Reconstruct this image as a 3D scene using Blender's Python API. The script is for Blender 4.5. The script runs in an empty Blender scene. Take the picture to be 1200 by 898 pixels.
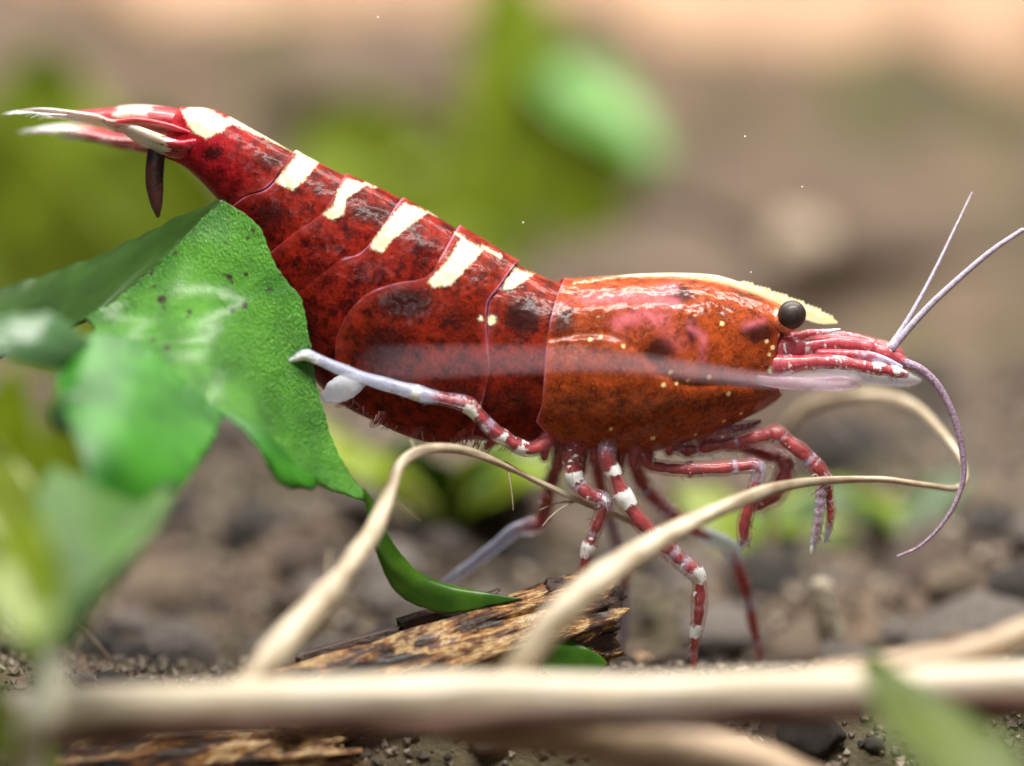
import bpy, math, random
import numpy as np
from mathutils import Vector, Matrix, noise as mnoise

# ------------------------------------------------------------------ camera, light, exposure
scene = bpy.context.scene
COL = scene.collection
scene.unit_settings.scale_length = 0.01          # 1 unit = 1 cm
LENS, D, TILT = 70.0, 5.84, math.radians(6.0)
PXS = 36.0 / 1200.0 / LENS                       # tangent per pixel of the 1200 px wide photograph
CAMZ = D * math.tan(TILT + math.atan(336 * PXS)) # ground (z=0) under the animal
cam_d = bpy.data.cameras.new('camera'); cam = bpy.data.objects.new('camera', cam_d); COL.objects.link(cam)
cam_d.lens = LENS; cam_d.sensor_width = 36; cam_d.clip_start = 0.05; cam_d.clip_end = 200
cam.location = (0, -D, CAMZ); cam.rotation_euler = (math.pi / 2 - TILT, 0, 0)
cam_d.dof.use_dof = True; cam_d.dof.focus_distance = 5.73
cam_d.dof.aperture_fstop = LENS * 1e-3 / (2 * 0.18)
scene.camera = cam

world = bpy.data.worlds.new('World'); scene.world = world; world.use_nodes = True
bg = world.node_tree.nodes['Background']
bg.inputs[0].default_value = (0.80, 0.86, 1.0, 1); bg.inputs[1].default_value = 0.05

def area(name, loc, target, sx, sy, power, color):
    l = bpy.data.lights.new(name, 'AREA'); l.shape = 'RECTANGLE'; l.size = sx; l.size_y = sy
    l.energy = power; l.color = color
    o = bpy.data.objects.new(name, l); COL.objects.link(o); o.location = loc
    o.rotation_euler = (Vector(target) - Vector(loc)).to_track_quat('-Z', 'Y').to_euler()
    return o
area('aquarium_lamp', (0.5, -1.9, 5.4), (0.1, 0.3, 0.3), 5.0, 0.5, 690, (1.0, 0.96, 0.90))
area('back_aquarium_lamp', (0.5, 4.2, 10.0), (0.5, 9.5, 1.0), 16.0, 3.0, 4700, (1.0, 0.95, 0.88))
area('front_fill_light', (-1.8, -7.5, 4.2), (0, 0, 0.8), 1.2, 0.9, 70, (0.97, 0.98, 1.0))  # added front fill for the near side, no window stands there

scene.view_settings.view_transform = 'Standard'; scene.view_settings.look = 'None'
scene.view_settings.exposure = 0.0; scene.view_settings.gamma = 1.0
scene.render.engine = 'CYCLES'
scene.cycles.max_bounces = 8

# ------------------------------------------------------------------ helpers
S = PXS * D                                      # world size of one photo pixel in the animal's plane
rng = random.Random(7); nrng = np.random.default_rng(7)
ct, st = math.cos(TILT), math.sin(TILT)

def P(px, py, Y=0.0):
    """point of the plane y=Y that lies behind photo pixel (px,py); arrays allowed"""
    a = (np.asarray(px, float) - 600) * PXS; b = (449 - np.asarray(py, float)) * PXS
    dy = ct + b * st; dz = -st + b * ct
    t = (np.asarray(Y, float) + D) / dy
    return np.stack(np.broadcast_arrays(a * t, np.asarray(Y, float), CAMZ + dz * t), -1)
def K(Y): return S * (D + Y) / D

def catmull(pts, n):
    p = np.asarray(pts, float)
    if len(p) == 2:
        t = np.linspace(0, 1, n)[:, None]; return p[0] * (1 - t) + p[1] * t
    q = np.vstack([2 * p[0] - p[1], p, 2 * p[-1] - p[-2]])
    dist = np.r_[0, np.cumsum(np.linalg.norm(np.diff(p[:, :min(3, p.shape[1])], axis=0), axis=1) + 1e-9)]
    u = np.interp(np.linspace(0, dist[-1], n), dist, np.arange(len(p)))
    i = np.clip(u.astype(int), 0, len(p) - 2); f = (u - i)[:, None]
    a, b, c, d = q[i], q[i + 1], q[i + 2], q[i + 3]
    return 0.5 * (2 * b + (c - a) * f + (2 * a - 5 * b + 4 * c - d) * f ** 2 + (3 * b - a - 3 * c + d) * f ** 3)

def mesh_obj(name, verts, faces, mat, parent=None, smooth=True, attrs=None, data=None):
    if data is None:
        data = bpy.data.meshes.new(name)
        data.from_pydata([tuple(v) for v in verts], [], [tuple(f) for f in faces])
        data.polygons.foreach_set('use_smooth', [smooth] * len(data.polygons))
        if attrs:
            for k, v in attrs.items():
                at = data.attributes.new(k, 'FLOAT', 'POINT'); at.data.foreach_set('value', np.asarray(v, np.float32))
        data.materials.append(mat); data.update()
    o = bpy.data.objects.new(name, data); COL.objects.link(o)
    if parent: o.parent = parent; o.matrix_parent_inverse = Matrix.Translation(-parent.location)
    return o
def thing(name, label, cat, loc, group=None):
    o = bpy.data.objects.new(name, None); o.empty_display_size = 0.05; COL.objects.link(o); o.location = loc
    return tag(o, label, cat, group)
def tag(o, label=None, cat=None, group=None, kind=None):
    for k, v in (('label', label), ('category', cat), ('group', group), ('kind', kind)):
        if v: o[k] = v
    return o
def add_mod(o, kind, **kw):
    m = o.modifiers.new(kind.lower(), kind)
    for k, v in kw.items(): setattr(m, k, v)
    return m
def grid_faces(nu, nv, wrap=False, off=0):
    f = []
    for i in range(nu - 1):
        for j in range(nv if wrap else nv - 1):
            k = (j + 1) % nv
            f.append((off + i * nv + j, off + i * nv + k, off + (i + 1) * nv + k, off + (i + 1) * nv + j))
    return f
def tube(path, rad, nseg=14, flat=1.0, side=None, cap=True, wob=0.0, seed=0):
    """lofted tube -> verts, faces, u per vertex. flat: ratio second/first radius (scalar or array); side: first-axis direction"""
    p = np.asarray(path, float); n = len(p); r = np.broadcast_to(np.asarray(rad, float), (n,)).copy()
    fl = np.broadcast_to(np.asarray(flat, float), (n,))
    if cap:                                       # rounded ends
        d0 = (p[0] - p[1]); d0 /= np.linalg.norm(d0) + 1e-12; d1 = (p[-1] - p[-2]); d1 /= np.linalg.norm(d1) + 1e-12
        pre = [(p[0] + d0 * r[0] * math.sin(a), r[0] * max(math.cos(a), .04)) for a in (1.5, 1.1, .55)]
        post = [(p[-1] + d1 * r[-1] * math.sin(a), r[-1] * max(math.cos(a), .04)) for a in (.55, 1.1, 1.5)]
        p = np.vstack([[q for q, _ in pre], p, [q for q, _ in post]])
        r = np.r_[[q for _, q in pre], r, [q for _, q in post]]
        fl = np.r_[[fl[0]] * 3, fl, [fl[-1]] * 3]
        u = np.r_[0, 0, 0, np.linspace(0, 1, n), 1, 1, 1]
    else: u = np.linspace(0, 1, n)
    t = np.gradient(p, axis=0); t /= np.linalg.norm(t, axis=1)[:, None] + 1e-12
    a = np.array(side if side is not None else (0, 1, 0), float)
    A = []
    for i in range(len(p)):
        if side is not None: a = np.array(side, float)
        a = a - t[i] * a.dot(t[i]); a /= np.linalg.norm(a) + 1e-12; A.append(a.copy())
    A = np.array(A); B = np.cross(t, A)
    th = np.linspace(0, 2 * math.pi, nseg, endpoint=False)
    rr = r[:, None] * np.ones(nseg)
    if wob:
        ph = np.random.default_rng(seed)
        for m in (2, 3, 5):
            rr = rr * (1 + wob * np.sin(m * th + ph.uniform(0, 6) + 3 * np.sin(u * 7 * m + ph.uniform(0, 6))[:, None]) / m)
    v = p[:, None] + A[:, None] * (rr * np.cos(th))[..., None] + B[:, None] * (rr * fl[:, None] * np.sin(th))[..., None]
    verts = v.reshape(-1, 3); f = grid_faces(len(p), nseg, True)
    c0 = tuple(range(nseg))[::-1]; c1 = tuple((len(p) - 1) * nseg + k for k in range(nseg))
    return verts, f + [c0, c1], np.repeat(u, nseg)
def merge(*parts):
    V, F, U, o = [], [], [], 0
    for v, f, u in parts:
        V.append(v); F += [tuple(i + o for i in q) for q in f]; U.append(u); o += len(v)
    return np.vstack(V), F, np.concatenate(U)
def seg_dist(q, poly, closed=False):
    q = np.asarray(q, float); poly = np.asarray(poly, float)
    if closed: poly = np.vstack([poly, poly[:1]])
    d = np.full(len(q), 1e9)
    for a, b in zip(poly[:-1], poly[1:]):
        ab = b - a; t = np.clip(((q - a) @ ab) / (ab @ ab + 1e-12), 0, 1)
        d = np.minimum(d, np.linalg.norm(q - a - t[:, None] * ab, axis=1))
    return d
def poly_sd(q, poly):
    poly = np.asarray(poly, float); d = seg_dist(q, poly, True); ins = np.zeros(len(q), bool)
    x, y = q[:, 0], q[:, 1]
    for a, b in zip(poly, np.roll(poly, -1, 0)):
        c = ((a[1] > y) != (b[1] > y)); xi = (b[0] - a[0]) * (y - a[1]) / (b[1] - a[1] + 1e-12) + a[0]
        ins ^= c & (x < xi)
    return np.where(ins, d, -d)

# ------------------------------------------------------------------ materials
class NT:
    def __init__(s, name):
        s.m = bpy.data.materials.new(name); s.m.use_nodes = True; s.t = s.m.node_tree
        s.b = s.t.nodes['Principled BSDF']; s.out = s.t.nodes['Material Output']
        s.tc = s.n('ShaderNodeTexCoord').outputs['Object']
    def n(s, k, **kw):
        x = s.t.nodes.new(k)
        for a, b in kw.items(): setattr(x, a, b)
        return x
    def link(s, a, b): s.t.links.new(a, b)
    def put(s, sock, v):
        if hasattr(v, 'is_linked'): s.link(v, sock)
        elif isinstance(v, tuple) and len(v) == 3 and sock.type == 'RGBA': sock.default_value = (*v, 1)
        else: sock.default_value = v
    def attr(s, name): return s.n('ShaderNodeAttribute', attribute_name=name).outputs['Fac']
    def noise(s, scale, detail=4, rough=.6, vec=None, dist=0.0, col=False):
        x = s.n('ShaderNodeTexNoise'); s.link(vec or s.tc, x.inputs['Vector'])
        x.inputs['Scale'].default_value = scale; x.inputs['Detail'].default_value = detail
        x.inputs['Roughness'].default_value = rough; x.inputs['Distortion'].default_value = dist
        return x.outputs['Color' if col else 'Fac']
    def vor(s, scale, vec=None, feat='F1', out='Distance'):
        x = s.n('ShaderNodeTexVoronoi', feature=feat); s.link(vec or s.tc, x.inputs['Vector']); x.inputs['Scale'].default_value = scale
        return x.outputs[out]
    def stretch(s, v, rot=(0, 0, 0), vec=None):
        x = s.n('ShaderNodeMapping'); s.link(vec or s.tc, x.inputs['Vector']); x.inputs['Scale'].default_value = v; x.inputs['Rotation'].default_value = rot
        return x.outputs['Vector']
    def math(s, op, a, b=0.0, c=0.0, clamp=False):
        x = s.n('ShaderNodeMath', operation=op, use_clamp=clamp)
        s.put(x.inputs[0], a); s.put(x.inputs[1], b); s.put(x.inputs[2], c); return x.outputs[0]
    def step(s, v, lo, hi):
        x = s.n('ShaderNodeMapRange', interpolation_type='SMOOTHSTEP'); s.put(x.inputs['Value'], v)
        x.inputs['From Min'].default_value = lo; x.inputs['From Max'].default_value = hi; return x.outputs['Result']
    def mix(s, f, a, b):
        x = s.n('ShaderNodeMix', data_type='RGBA'); s.put(x.inputs['Factor'], f); s.put(x.inputs['A'], a); s.put(x.inputs['B'], b)
        return x.outputs['Result']
    def mixv(s, f, a, b):
        x = s.n('ShaderNodeMix', data_type='FLOAT'); s.put(x.inputs['Factor'], f); s.put(x.inputs['A'], a); s.put(x.inputs['B'], b)
        return x.outputs['Result']
    def ramp(s, v, stops):
        x = s.n('ShaderNodeValToRGB'); s.link(v, x.inputs['Fac']); e = x.color_ramp.elements
        while len(e) < len(stops): e.new(0.5)
        for el, (p, c) in zip(e, stops): el.position = p; el.color = (*c, 1)
        return x.outputs['Color']
    def bump(s, h, strength=.3, dist=.01):
        x = s.n('ShaderNodeBump'); s.put(x.inputs['Height'], h); x.inputs['Strength'].default_value = strength; x.inputs['Distance'].default_value = dist
        s.link(x.outputs['Normal'], s.b.inputs['Normal']); return x.outputs['Normal']
    def set(s, **kw):
        for k, v in kw.items(): s.put(s.b.inputs[k.replace('_', ' ')], v)
        return s

def mat_shell():
    m = NT('shrimp_shell')
    big = m.noise(11, 4, .6); mid = m.noise(24, 6, .72); fine = m.noise(150, 4, .75); grain = m.noise(420, 2, .6)
    warm, dark, yel, rim, pink, gold = (m.attr(k) for k in ('warm', 'dark', 'yel', 'rim', 'pink', 'gold'))
    tail = m.attr('tail')
    crim = m.mix(m.step(mid, .38, .62), (.016, .0016, .0014), (.28, .016, .006))
    crim = m.mix(tail, crim, m.mix(m.step(mid, .3, .6), (.22, .004, .008), (.55, .012, .03)))
    ora = m.mix(m.step(mid, .34, .64), (.075, .010, .005), (.40, .062, .015))
    c = m.mix(warm, crim, ora)
    c = m.mix(m.math('MULTIPLY', m.step(fine, .42, .66), .55), c, m.mix(warm, (.16, .004, .005), (.60, .11, .014)))
    c = m.mix(m.math('MULTIPLY', m.step(grain, .48, .62), .62), c, (.045, .004, .003))
    dots = m.vor(210, out='Distance'); dcol = m.mix(warm, (.40, .030, .010), (.70, .13, .02))
    c = m.mix(m.math('MULTIPLY', m.step(dots, .34, .16), m.math('MULTIPLY', m.step(m.noise(20, 3), .40, .62), .55)), c, dcol)     # pigment cells
    # black-brown blotches, grown through noise
    dk = m.math('ADD', dark, m.math('MULTIPLY', m.math('SUBTRACT', m.math('ADD', mid, m.math('MULTIPLY', fine, .7)), .85), 1.6))
    c = m.mix(m.math('MULTIPLY', m.step(dk, .36, .78), .9), c, (.014, .004, .004))
    c = m.mix(m.math('MULTIPLY', pink, m.step(mid, .25, .6)), c, (.62, .14, .17))
    # pale lilac translucent rim of each plate
    rd = m.math('ADD', rim, m.math('MULTIPLY', m.math('SUBTRACT', fine, .5), 2.4))
    c = m.mix(m.math('MULTIPLY', m.math('MULTIPLY', m.step(rd, 3.0, 1.0), .5), m.step(m.noise(9, 2), .38, .62)), c, (.46, .20, .34))
    c = m.mix(m.math('MULTIPLY', m.step(rim, 13, 2), .2), c, (.50, .06, .05))
    # cream-yellow bands and spots
    yd = m.math('ADD', yel, m.math('MULTIPLY', m.math('SUBTRACT', m.math('ADD', m.math('MULTIPLY', m.noise(70, 5, .8), .6), m.math('MULTIPLY', m.noise(330, 3, .7), .4)), .5), 17.0))
    ym = m.step(yd, .2, 4.2)
    ycol = m.mix(m.step(m.noise(70, 3), .35, .7), (.68, .60, .32), (.74, .71, .54))
    c = m.mix(ym, c, ycol)
    gm = m.step(m.math('ADD', gold, m.math('MULTIPLY', m.math('SUBTRACT', fine, .5), 4.0)), -.5, .8)
    c = m.mix(gm, c, (.85, .58, .26))
    m.set(Base_Color=c, Roughness=m.mixv(fine, .30, .5), Subsurface_Weight=.18, Subsurface_Scale=.05, Subsurface_Radius=(1, .2, .12),
          Coat_Weight=m.mixv(warm, .15, .42), Coat_Roughness=m.mixv(warm, .12, .06), Coat_IOR=1.38, Specular_IOR_Level=.06)
    h = m.math('ADD', m.math('MULTIPLY', m.noise(14, 2, .5), 2.4), m.math('MULTIPLY', m.noise(70, 2, .5), .26)); h = m.math('ADD', h, m.math('ADD', m.math('MULTIPLY', ym, .12), m.math('MULTIPLY', fine, .05)))
    nrm = m.bump(h, .35, .014); m.link(nrm, m.b.inputs['Coat Normal'])
    return m.m
def mat_limb(name='shrimp_limb', ca=(.46, .05, .06), cb=(.60, .17, .19), clear=.72):
    m = NT(name)
    w, l = m.attr('white'), m.attr('lilac'); n = m.noise(80, 4, .7); f = m.noise(230, 3, .7)
    c = m.mix(m.step(n, .3, .7), ca, cb)
    c = m.mix(m.math('MULTIPLY', m.step(f, .5, .7), .5), c, (.74, .50, .52))
    ld = m.step(m.math('ADD', l, m.math('MULTIPLY', m.math('SUBTRACT', n, .5), .8)), .3, .75)
    lc = m.mix(m.step(f, .4, .65), (.44, .48, .72), (.72, .76, .90))
    c = m.mix(ld, c, lc)
    wd = m.step(m.math('ADD', w, m.math('MULTIPLY', m.math('SUBTRACT', m.noise(60, 4, .8), .5), 1.5)), .5, .66)
    c = m.mix(wd, c, (.78, .79, .78))
    m.set(Base_Color=c, Roughness=.3, Subsurface_Weight=.15, Subsurface_Scale=.04, Subsurface_Radius=(1, .4, .35), Coat_Weight=1.0, Coat_Roughness=.06)
    m.bump(m.math('ADD', n, m.math('MULTIPLY', f, .5)), .35, .008)
    # thin cuticle lets part of the light through, most where it is lilac and glassy
    tr = m.n('ShaderNodeBsdfTransparent'); mx = m.n('ShaderNodeMixShader')
    m.put(mx.inputs[0], m.math('MULTIPLY', m.math('SUBTRACT', 1.0, wd), m.math('SUBTRACT', clear, m.math('MULTIPLY', ld, .24))))
    m.link(m.b.outputs[0], mx.inputs[1]); m.link(tr.outputs[0], mx.inputs[2]); m.link(mx.outputs[0], m.out.inputs[0])
    return m.m
def mat_fan():
    m = NT('tail_fan'); v = m.stretch((.16, 1, 1)); n = m.noise(50, 5, .7, vec=v); f = m.noise(60, 4, .7)
    w, l = m.attr('white'), m.attr('lilac')
    c = m.mix(m.step(n, .35, .65), (.34, .008, .02), (.72, .05, .09)); c = m.mix(m.step(m.noise(18, 3), .58, .72), c, (.05, .004, .006))
    wd = m.step(m.math('ADD', w, m.math('MULTIPLY', m.math('SUBTRACT', n, .5), 2.8)), .45, .62)
    wc = m.mix(m.step(n, .4, .6), (.80, .70, .50), (.82, .82, .78)); wc = m.mix(m.math('MULTIPLY', l, .6), wc, (.70, .78, .90))
    m.set(Base_Color=m.mix(wd, c, wc), Roughness=.3, Subsurface_Weight=.2, Subsurface_Scale=.04, Coat_Weight=.6, Coat_Roughness=.12, Coat_IOR=1.4)
    m.bump(n, .4, .01)
    tr = m.n('ShaderNodeBsdfTransparent'); mx = m.n('ShaderNodeMixShader'); m.put(mx.inputs[0], m.mixv(wd, .28, .22))
    m.link(m.b.outputs[0], mx.inputs[1]); m.link(tr.outputs[0], mx.inputs[2]); m.link(mx.outputs[0], m.out.inputs[0]); return m.m
def mat_simple(name, c1, c2, scale=30, rough=.4, sss=0.0, coat=0.0, bump=.3, alpha=None, stretch=None, dist=.01):
    m = NT(name); v = m.stretch(stretch) if stretch else None
    n = m.noise(scale, 5, .65, vec=v); f = m.noise(scale * 5, 3, .6, vec=v)
    c = m.mix(m.step(n, .3, .7), c1, c2)
    m.set(Base_Color=c, Roughness=rough, Subsurface_Weight=sss, Subsurface_Scale=.05, Coat_Weight=coat, Coat_Roughness=.1)
    if bump: m.bump(m.math('ADD', n, m.math('MULTIPLY', f, .4)), bump, dist)
    if alpha is not None:
        tr = m.n('ShaderNodeBsdfTransparent'); mx = m.n('ShaderNodeMixShader'); mx.inputs[0].default_value = 1 - alpha
        m.link(m.b.outputs[0], mx.inputs[1]); m.link(tr.outputs[0], mx.inputs[2]); m.link(mx.outputs[0], m.out.inputs[0])
    return m.m
def mat_leaf(name, c1, c2, scale=14, ridges=0.0, specks=False, trans=.25, rough=.32):
    m = NT(name)
    n = m.noise(scale, 5, .6); c = m.mix(m.step(n, .3, .72), c1, c2)
    h = m.math('MULTIPLY', n, .5)
    if ridges:
        w = m.n('ShaderNodeTexWave', wave_type='BANDS', bands_direction='DIAGONAL'); m.link(m.stretch((1, .3, 1.1)), w.inputs['Vector'])
        w.inputs['Scale'].default_value = 27; w.inputs['Distortion'].default_value = 14; w.inputs['Detail'].default_value = 3
        w.inputs['Detail Scale'].default_value = 2.4; w.inputs['Detail Roughness'].default_value = .65
        cell = m.vor(210, vec=m.stretch((1, 1, .42), rot=(0, -.75, 0)))
        h = m.math('ADD', h, m.math('ADD', m.math('MULTIPLY', w.outputs['Fac'], .35), m.math('MULTIPLY', cell, 1.2)))
        c = m.mix(m.math('MULTIPLY', m.step(w.outputs['Fac'], .5, .95), .22), c, (c2[0] * 1.5, c2[1] * 1.35, c2[2] * 1.6))
    if specks:
        sp = m.attr('speck'); c = m.mix(m.step(m.math('ADD', sp, m.math('MULTIPLY', m.math('SUBTRACT', m.noise(100, 5, .8), .5), 13)), -.5, .8), c, (.035, .025, .008))
    m.set(Base_Color=c, Roughness=rough, Specular_IOR_Level=.55)
    if ridges: m.set(Coat_Weight=.28, Coat_Roughness=.24)
    m.bump(h, .75 if ridges else .25, .008 if ridges else .012)
    tl = m.n('ShaderNodeBsdfTranslucent'); m.put(tl.inputs['Color'], m.mix(.5, c, (c2[0] * 1.3, c2[1] * 1.2, c2[2] * .6)))
    mx = m.n('ShaderNodeMixShader'); mx.inputs[0].default_value = trans
    m.link(m.b.outputs[0], mx.inputs[1]); m.link(tl.outputs[0], mx.inputs[2]); m.link(mx.outputs[0], m.out.inputs[0])
    return m.m
def mat_ground(name, stops, scale=3.0, bumpd=.05, algae=False):
    m = NT(name)
    n = m.noise(scale, 6, .62); f = m.noise(scale * 14, 5, .7)
    c = m.ramp(m.math('ADD', m.math('MULTIPLY', n, .65), m.math('MULTIPLY', f, .35)), stops)
    if algae: c = m.mix(m.math('MULTIPLY', m.step(m.noise(1.1, 4, .6), .46, .64), .55), c, (.055, .07, .014))
    m.set(Base_Color=c, Roughness=.8)
    m.bump(m.math('ADD', f, m.noise(scale * 45, 4, .7)), .7, bumpd)
    return m.m
def mat_wood(name, axis_rot, stops, scale=9, bumpd=.03, rough=.55, along=.12, contrast=False):
    m = NT(name); v0 = m.n('ShaderNodeMapping'); m.link(m.tc, v0.inputs['Vector']); v0.inputs['Rotation'].default_value = axis_rot
    v = m.stretch((along, 1, 1), vec=v0.outputs['Vector'])
    a = m.noise(scale, 6, .7, vec=v, dist=.6); b = m.noise(scale * 5, 4, .7, vec=v); k = m.noise(scale * .7, 4, .6)
    mixed = m.math('ADD', m.math('MULTIPLY', a, .7), m.math('MULTIPLY', k, .3))
    if contrast: mixed = m.step(mixed, .36, .64)
    c = m.ramp(mixed, stops)
    c = m.mix(m.math('MULTIPLY', m.step(b, .55, .75), .35), c, stops[0][1])
    m.set(Base_Color=c, Roughness=rough, Coat_Weight=.15, Coat_Roughness=.25)
    m.bump(m.math('ADD', a, m.math('MULTIPLY', b, .5)), .8, bumpd)
    return m.m

M = {}
M['shell'] = mat_shell(); M['limb'] = mat_limb()
M['antennule'] = mat_limb('antennule', (.60, .03, .06), (.74, .13, .18), .45)
M['muscle'] = mat_simple('limb_muscle', (.07, .003, .004), (.46, .028, .02), 45, .4, .2, .3)
M['fan'] = mat_fan()
M['palehair'] = mat_simple('pale_hairs', (.66, .64, .66), (.80, .80, .82), 30, .5, 0, 0, bump=0)
M['hair'] = mat_simple('hairs', (.20, .09, .07), (.42, .30, .26), 30, .5, 0, 0, bump=0)
M['body'] = mat_simple('shrimp_flesh', (.16, .008, .008), (.40, .05, .045), 45, .4, .35, .2)
M['rostrum'] = mat_simple('rostrum_cream', (.78, .68, .32), (.84, .79, .54), 40, .35, .15, .3)
M['eye'] = mat_simple('eye_black', (.012, .008, .007), (.035, .018, .012), 60, .55, 0, .12, bump=.1)
M['stalk'] = mat_simple('eyestalk', (.55, .10, .04), (.80, .38, .22), 60, .3, .35, .5)
M['scale'] = mat_simple('antennal_scale', (.62, .26, .38), (.74, .58, .70), 25, .2, .2, .8, alpha=.4)
M['flag'] = mat_simple('flagellum', (.32, .27, .36), (.56, .52, .64), 90, .3, .1, .4, alpha=.9)
M['flagred'] = mat_simple('flagellum_violet', (.16, .08, .14), (.48, .38, .50), 160, .3, .1, .4)
M['flagnear'] = mat_simple('flagellum_glassy', (.55, .42, .52), (.66, .56, .64), 20, .3, .1, .4, alpha=.34)
M['pleopod'] = mat_simple('pleopod', (.62, .66, .78), (.80, .82, .88), 20, .35, .2, .2, alpha=.55)
M['spine'] = mat_simple('dark_spine', (.016, .006, .004), (.06, .018, .012), 30, .35, 0, .4)
M['leaf'] = mat_leaf('fern_leaf', (.018, .12, .006), (.11, .36, .03), 6, 1.0, True, .2, .30)
M['leaf_lobe'] = mat_leaf('fern_lobe', (.010, .11, .003), (.060, .29, .018), 5, 0, False, .3, .48)
M['leaf_dark'] = mat_leaf('fern_dark', (.03, .075, .012), (.05, .13, .016), 4, 0, False, .3)
M['leaf_mid'] = mat_leaf('fern_mid', (.025, .10, .006), (.08, .20, .012), 9, 0, False, .35)
M['leaf_mid2'] = mat_leaf('fern_lower', (.014, .06, .001), (.055, .16, .004), 4, 0, False, .35, .6)
M['leaf_drab'] = mat_leaf('leaf_drab', (.05, .085, .004), (.11, .15, .008), 4, 0, False, .3, .6)
M['leaf_pale'] = mat_leaf('fern_pale', (.07, .16, .06), (.12, .24, .10), 5, 0, False, .3)
M['leaf_olive'] = mat_leaf('leaf_olive', (.15, .22, .010), (.25, .32, .02), 2.5, 0, False, .35)
M['leaf_bright'] = mat_leaf('leaf_bright', (.055, .20, .012), (.10, .29, .025), 2.5, 0, False, .35)
M['leaf_lime'] = mat_leaf('leaf_lime', (.20, .30, .01), (.32, .42, .02), 3, 0, False, .4)
M['root'] = mat_simple('pale_root', (.28, .21, .13), (.50, .43, .31), 22, .5, .12, .1, stretch=(.5, .5, .5))
M['rootwhite'] = mat_simple('whitish_root', (.40, .35, .25), (.56, .52, .41), 22, .5, .15, .1)
M['stick'] = mat_wood('peeled_stick', (0, 0, 0), [(0.30, (.14, .08, .05)), (.42, (.48, .39, .27)), (.55, (.54, .48, .37)), (.8, (.48, .40, .29))], 7, .02, .5, .08)
M['stick2'] = mat_wood('tan_stick', (0, .35, 0), [(0.3, (.16, .09, .05)), (.5, (.38, .27, .17)), (.7, (.50, .39, .27))], 8, .02, .5, .1)
M['wood'] = mat_wood('rotten_wood', (0, .33, 0), [(.10, (.012, .007, .005)), (.32, (.075, .026, .009)), (.50, (.36, .15, .035)), (.64, (.62, .44, .20)), (.78, (.18, .06, .018)), (.95, (.03, .014, .008))], 10, .07, .42, .13, True)
M['bark'] = mat_wood('dark_bark', (0, .33, 0), [(.3, (.012, .008, .007)), (.6, (.07, .03, .018)), (.8, (.16, .07, .03))], 12, .04, .5, .2)
M['shadebrown'] = mat_wood('underside_shade_brown', (0, 0, 0), [(.3, (.05, .022, .013)), (.5, (.15, .07, .042)), (.75, (.28, .16, .10))], 9, .03, .6, .15)  # shade under the peeled stick, put into a brown colour
M['log'] = mat_ground('driftwood', [(.25, (.40, .24, .14)), (.5, (.52, .33, .21)), (.75, (.62, .43, .30))], 1.2, .04)
M['soil'] = mat_ground('substrate', [(.25, (.032, .020, .013)), (.46, (.10, .066, .042)), (.62, (.21, .145, .097)), (.85, (.36, .275, .20))], 1.6, .05, True)
M['rock'] = mat_ground('brown_rock', [(.25, (.060, .040, .027)), (.5, (.13, .090, .062)), (.75, (.22, .155, .11))], 1.3, .05)
M['palerock'] = mat_ground('pale_rock', [(.25, (.30, .22, .155)), (.5, (.46, .36, .26)), (.75, (.56, .46, .36))], 2, .04)
M['peb'] = [mat_ground('pebble_%s' % k, [(.25, tuple(x * .72 for x in a)), (.55, tuple(x * .72 for x in b)), (.8, tuple(x * .8 for x in c))], 7, .02) for k, a, b, c in (
    ('brown', (.06, .04, .03), (.15, .10, .075), (.26, .19, .14)), ('grey', (.12, .10, .085), (.27, .23, .20), (.44, .39, .35)),
    ('tan', (.17, .12, .08), (.30, .22, .15), (.46, .36, .26)), ('dark', (.025, .02, .017), (.06, .048, .04), (.14, .11, .09)))]
M['shoot'] = mat_simple('pale_shoot', (.62, .60, .42), (.78, .78, .62), 10, .5, .2, .1)
M['quartz'] = mat_simple('quartz', (.42, .42, .34), (.60, .60, .50), 14, .25, .3, .4)
M['chip'] = mat_simple('orange_chip', (.45, .22, .07), (.70, .48, .24), 20, .4, .1, .2)
M['speckle'] = mat_simple('specks', (.8, .75, .6), (.9, .88, .8), 20, .5)
# ------------------------------------------------------------------ ground
def sm(t): t = np.clip(t, 0, 1); return t * t * (3 - 2 * t)
_w = nrng.uniform(-1, 1, (22, 2)); _ph = nrng.uniform(0, 6.28, 22); _fr = np.geomspace(.7, 11, 22)
_w /= np.linalg.norm(_w, axis=1)[:, None]
def terr(x, y):
    x = np.asarray(x, float); y = np.asarray(y, float); z = np.zeros(np.broadcast(x, y).shape)
    z = z - .55 * sm((-.14 - y) / .75)                               # dips towards the viewer
    z = z + .75 * sm((np.abs(x + .1) - 1.5) / .45) * sm((-.35 - y) / .5)   # side banks the stick lies on
    z = z + .25 * sm((y - 1.0) / 3) + 6.2 * sm((y - 6.2) / 10)      # substrate banked up at the back
    z = z + .10 * sm((y - 2.2) / 2.5) * np.exp(-((x - 1.9) / 1.5) ** 2)
    for w, p, f in zip(_w, _ph, _fr):
        z = z + (.075 / f ** .8) * np.sin(f * 1.7 * (w[0] * x + w[1] * y) + p) * sm((np.abs(y - .02) + .15) / 1.2)
    return z
gx = np.linspace(-16, 16, 320); gy = np.r_[np.linspace(-3.2, 3, 150), np.linspace(3.06, 20, 110)]
X, Y = np.meshgrid(gx, gy)
tag(mesh_obj('ground', np.stack([X, Y, terr(X, Y)], -1).reshape(-1, 3), grid_faces(len(gy), len(gx)), M['soil']), kind='structure')

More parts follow.
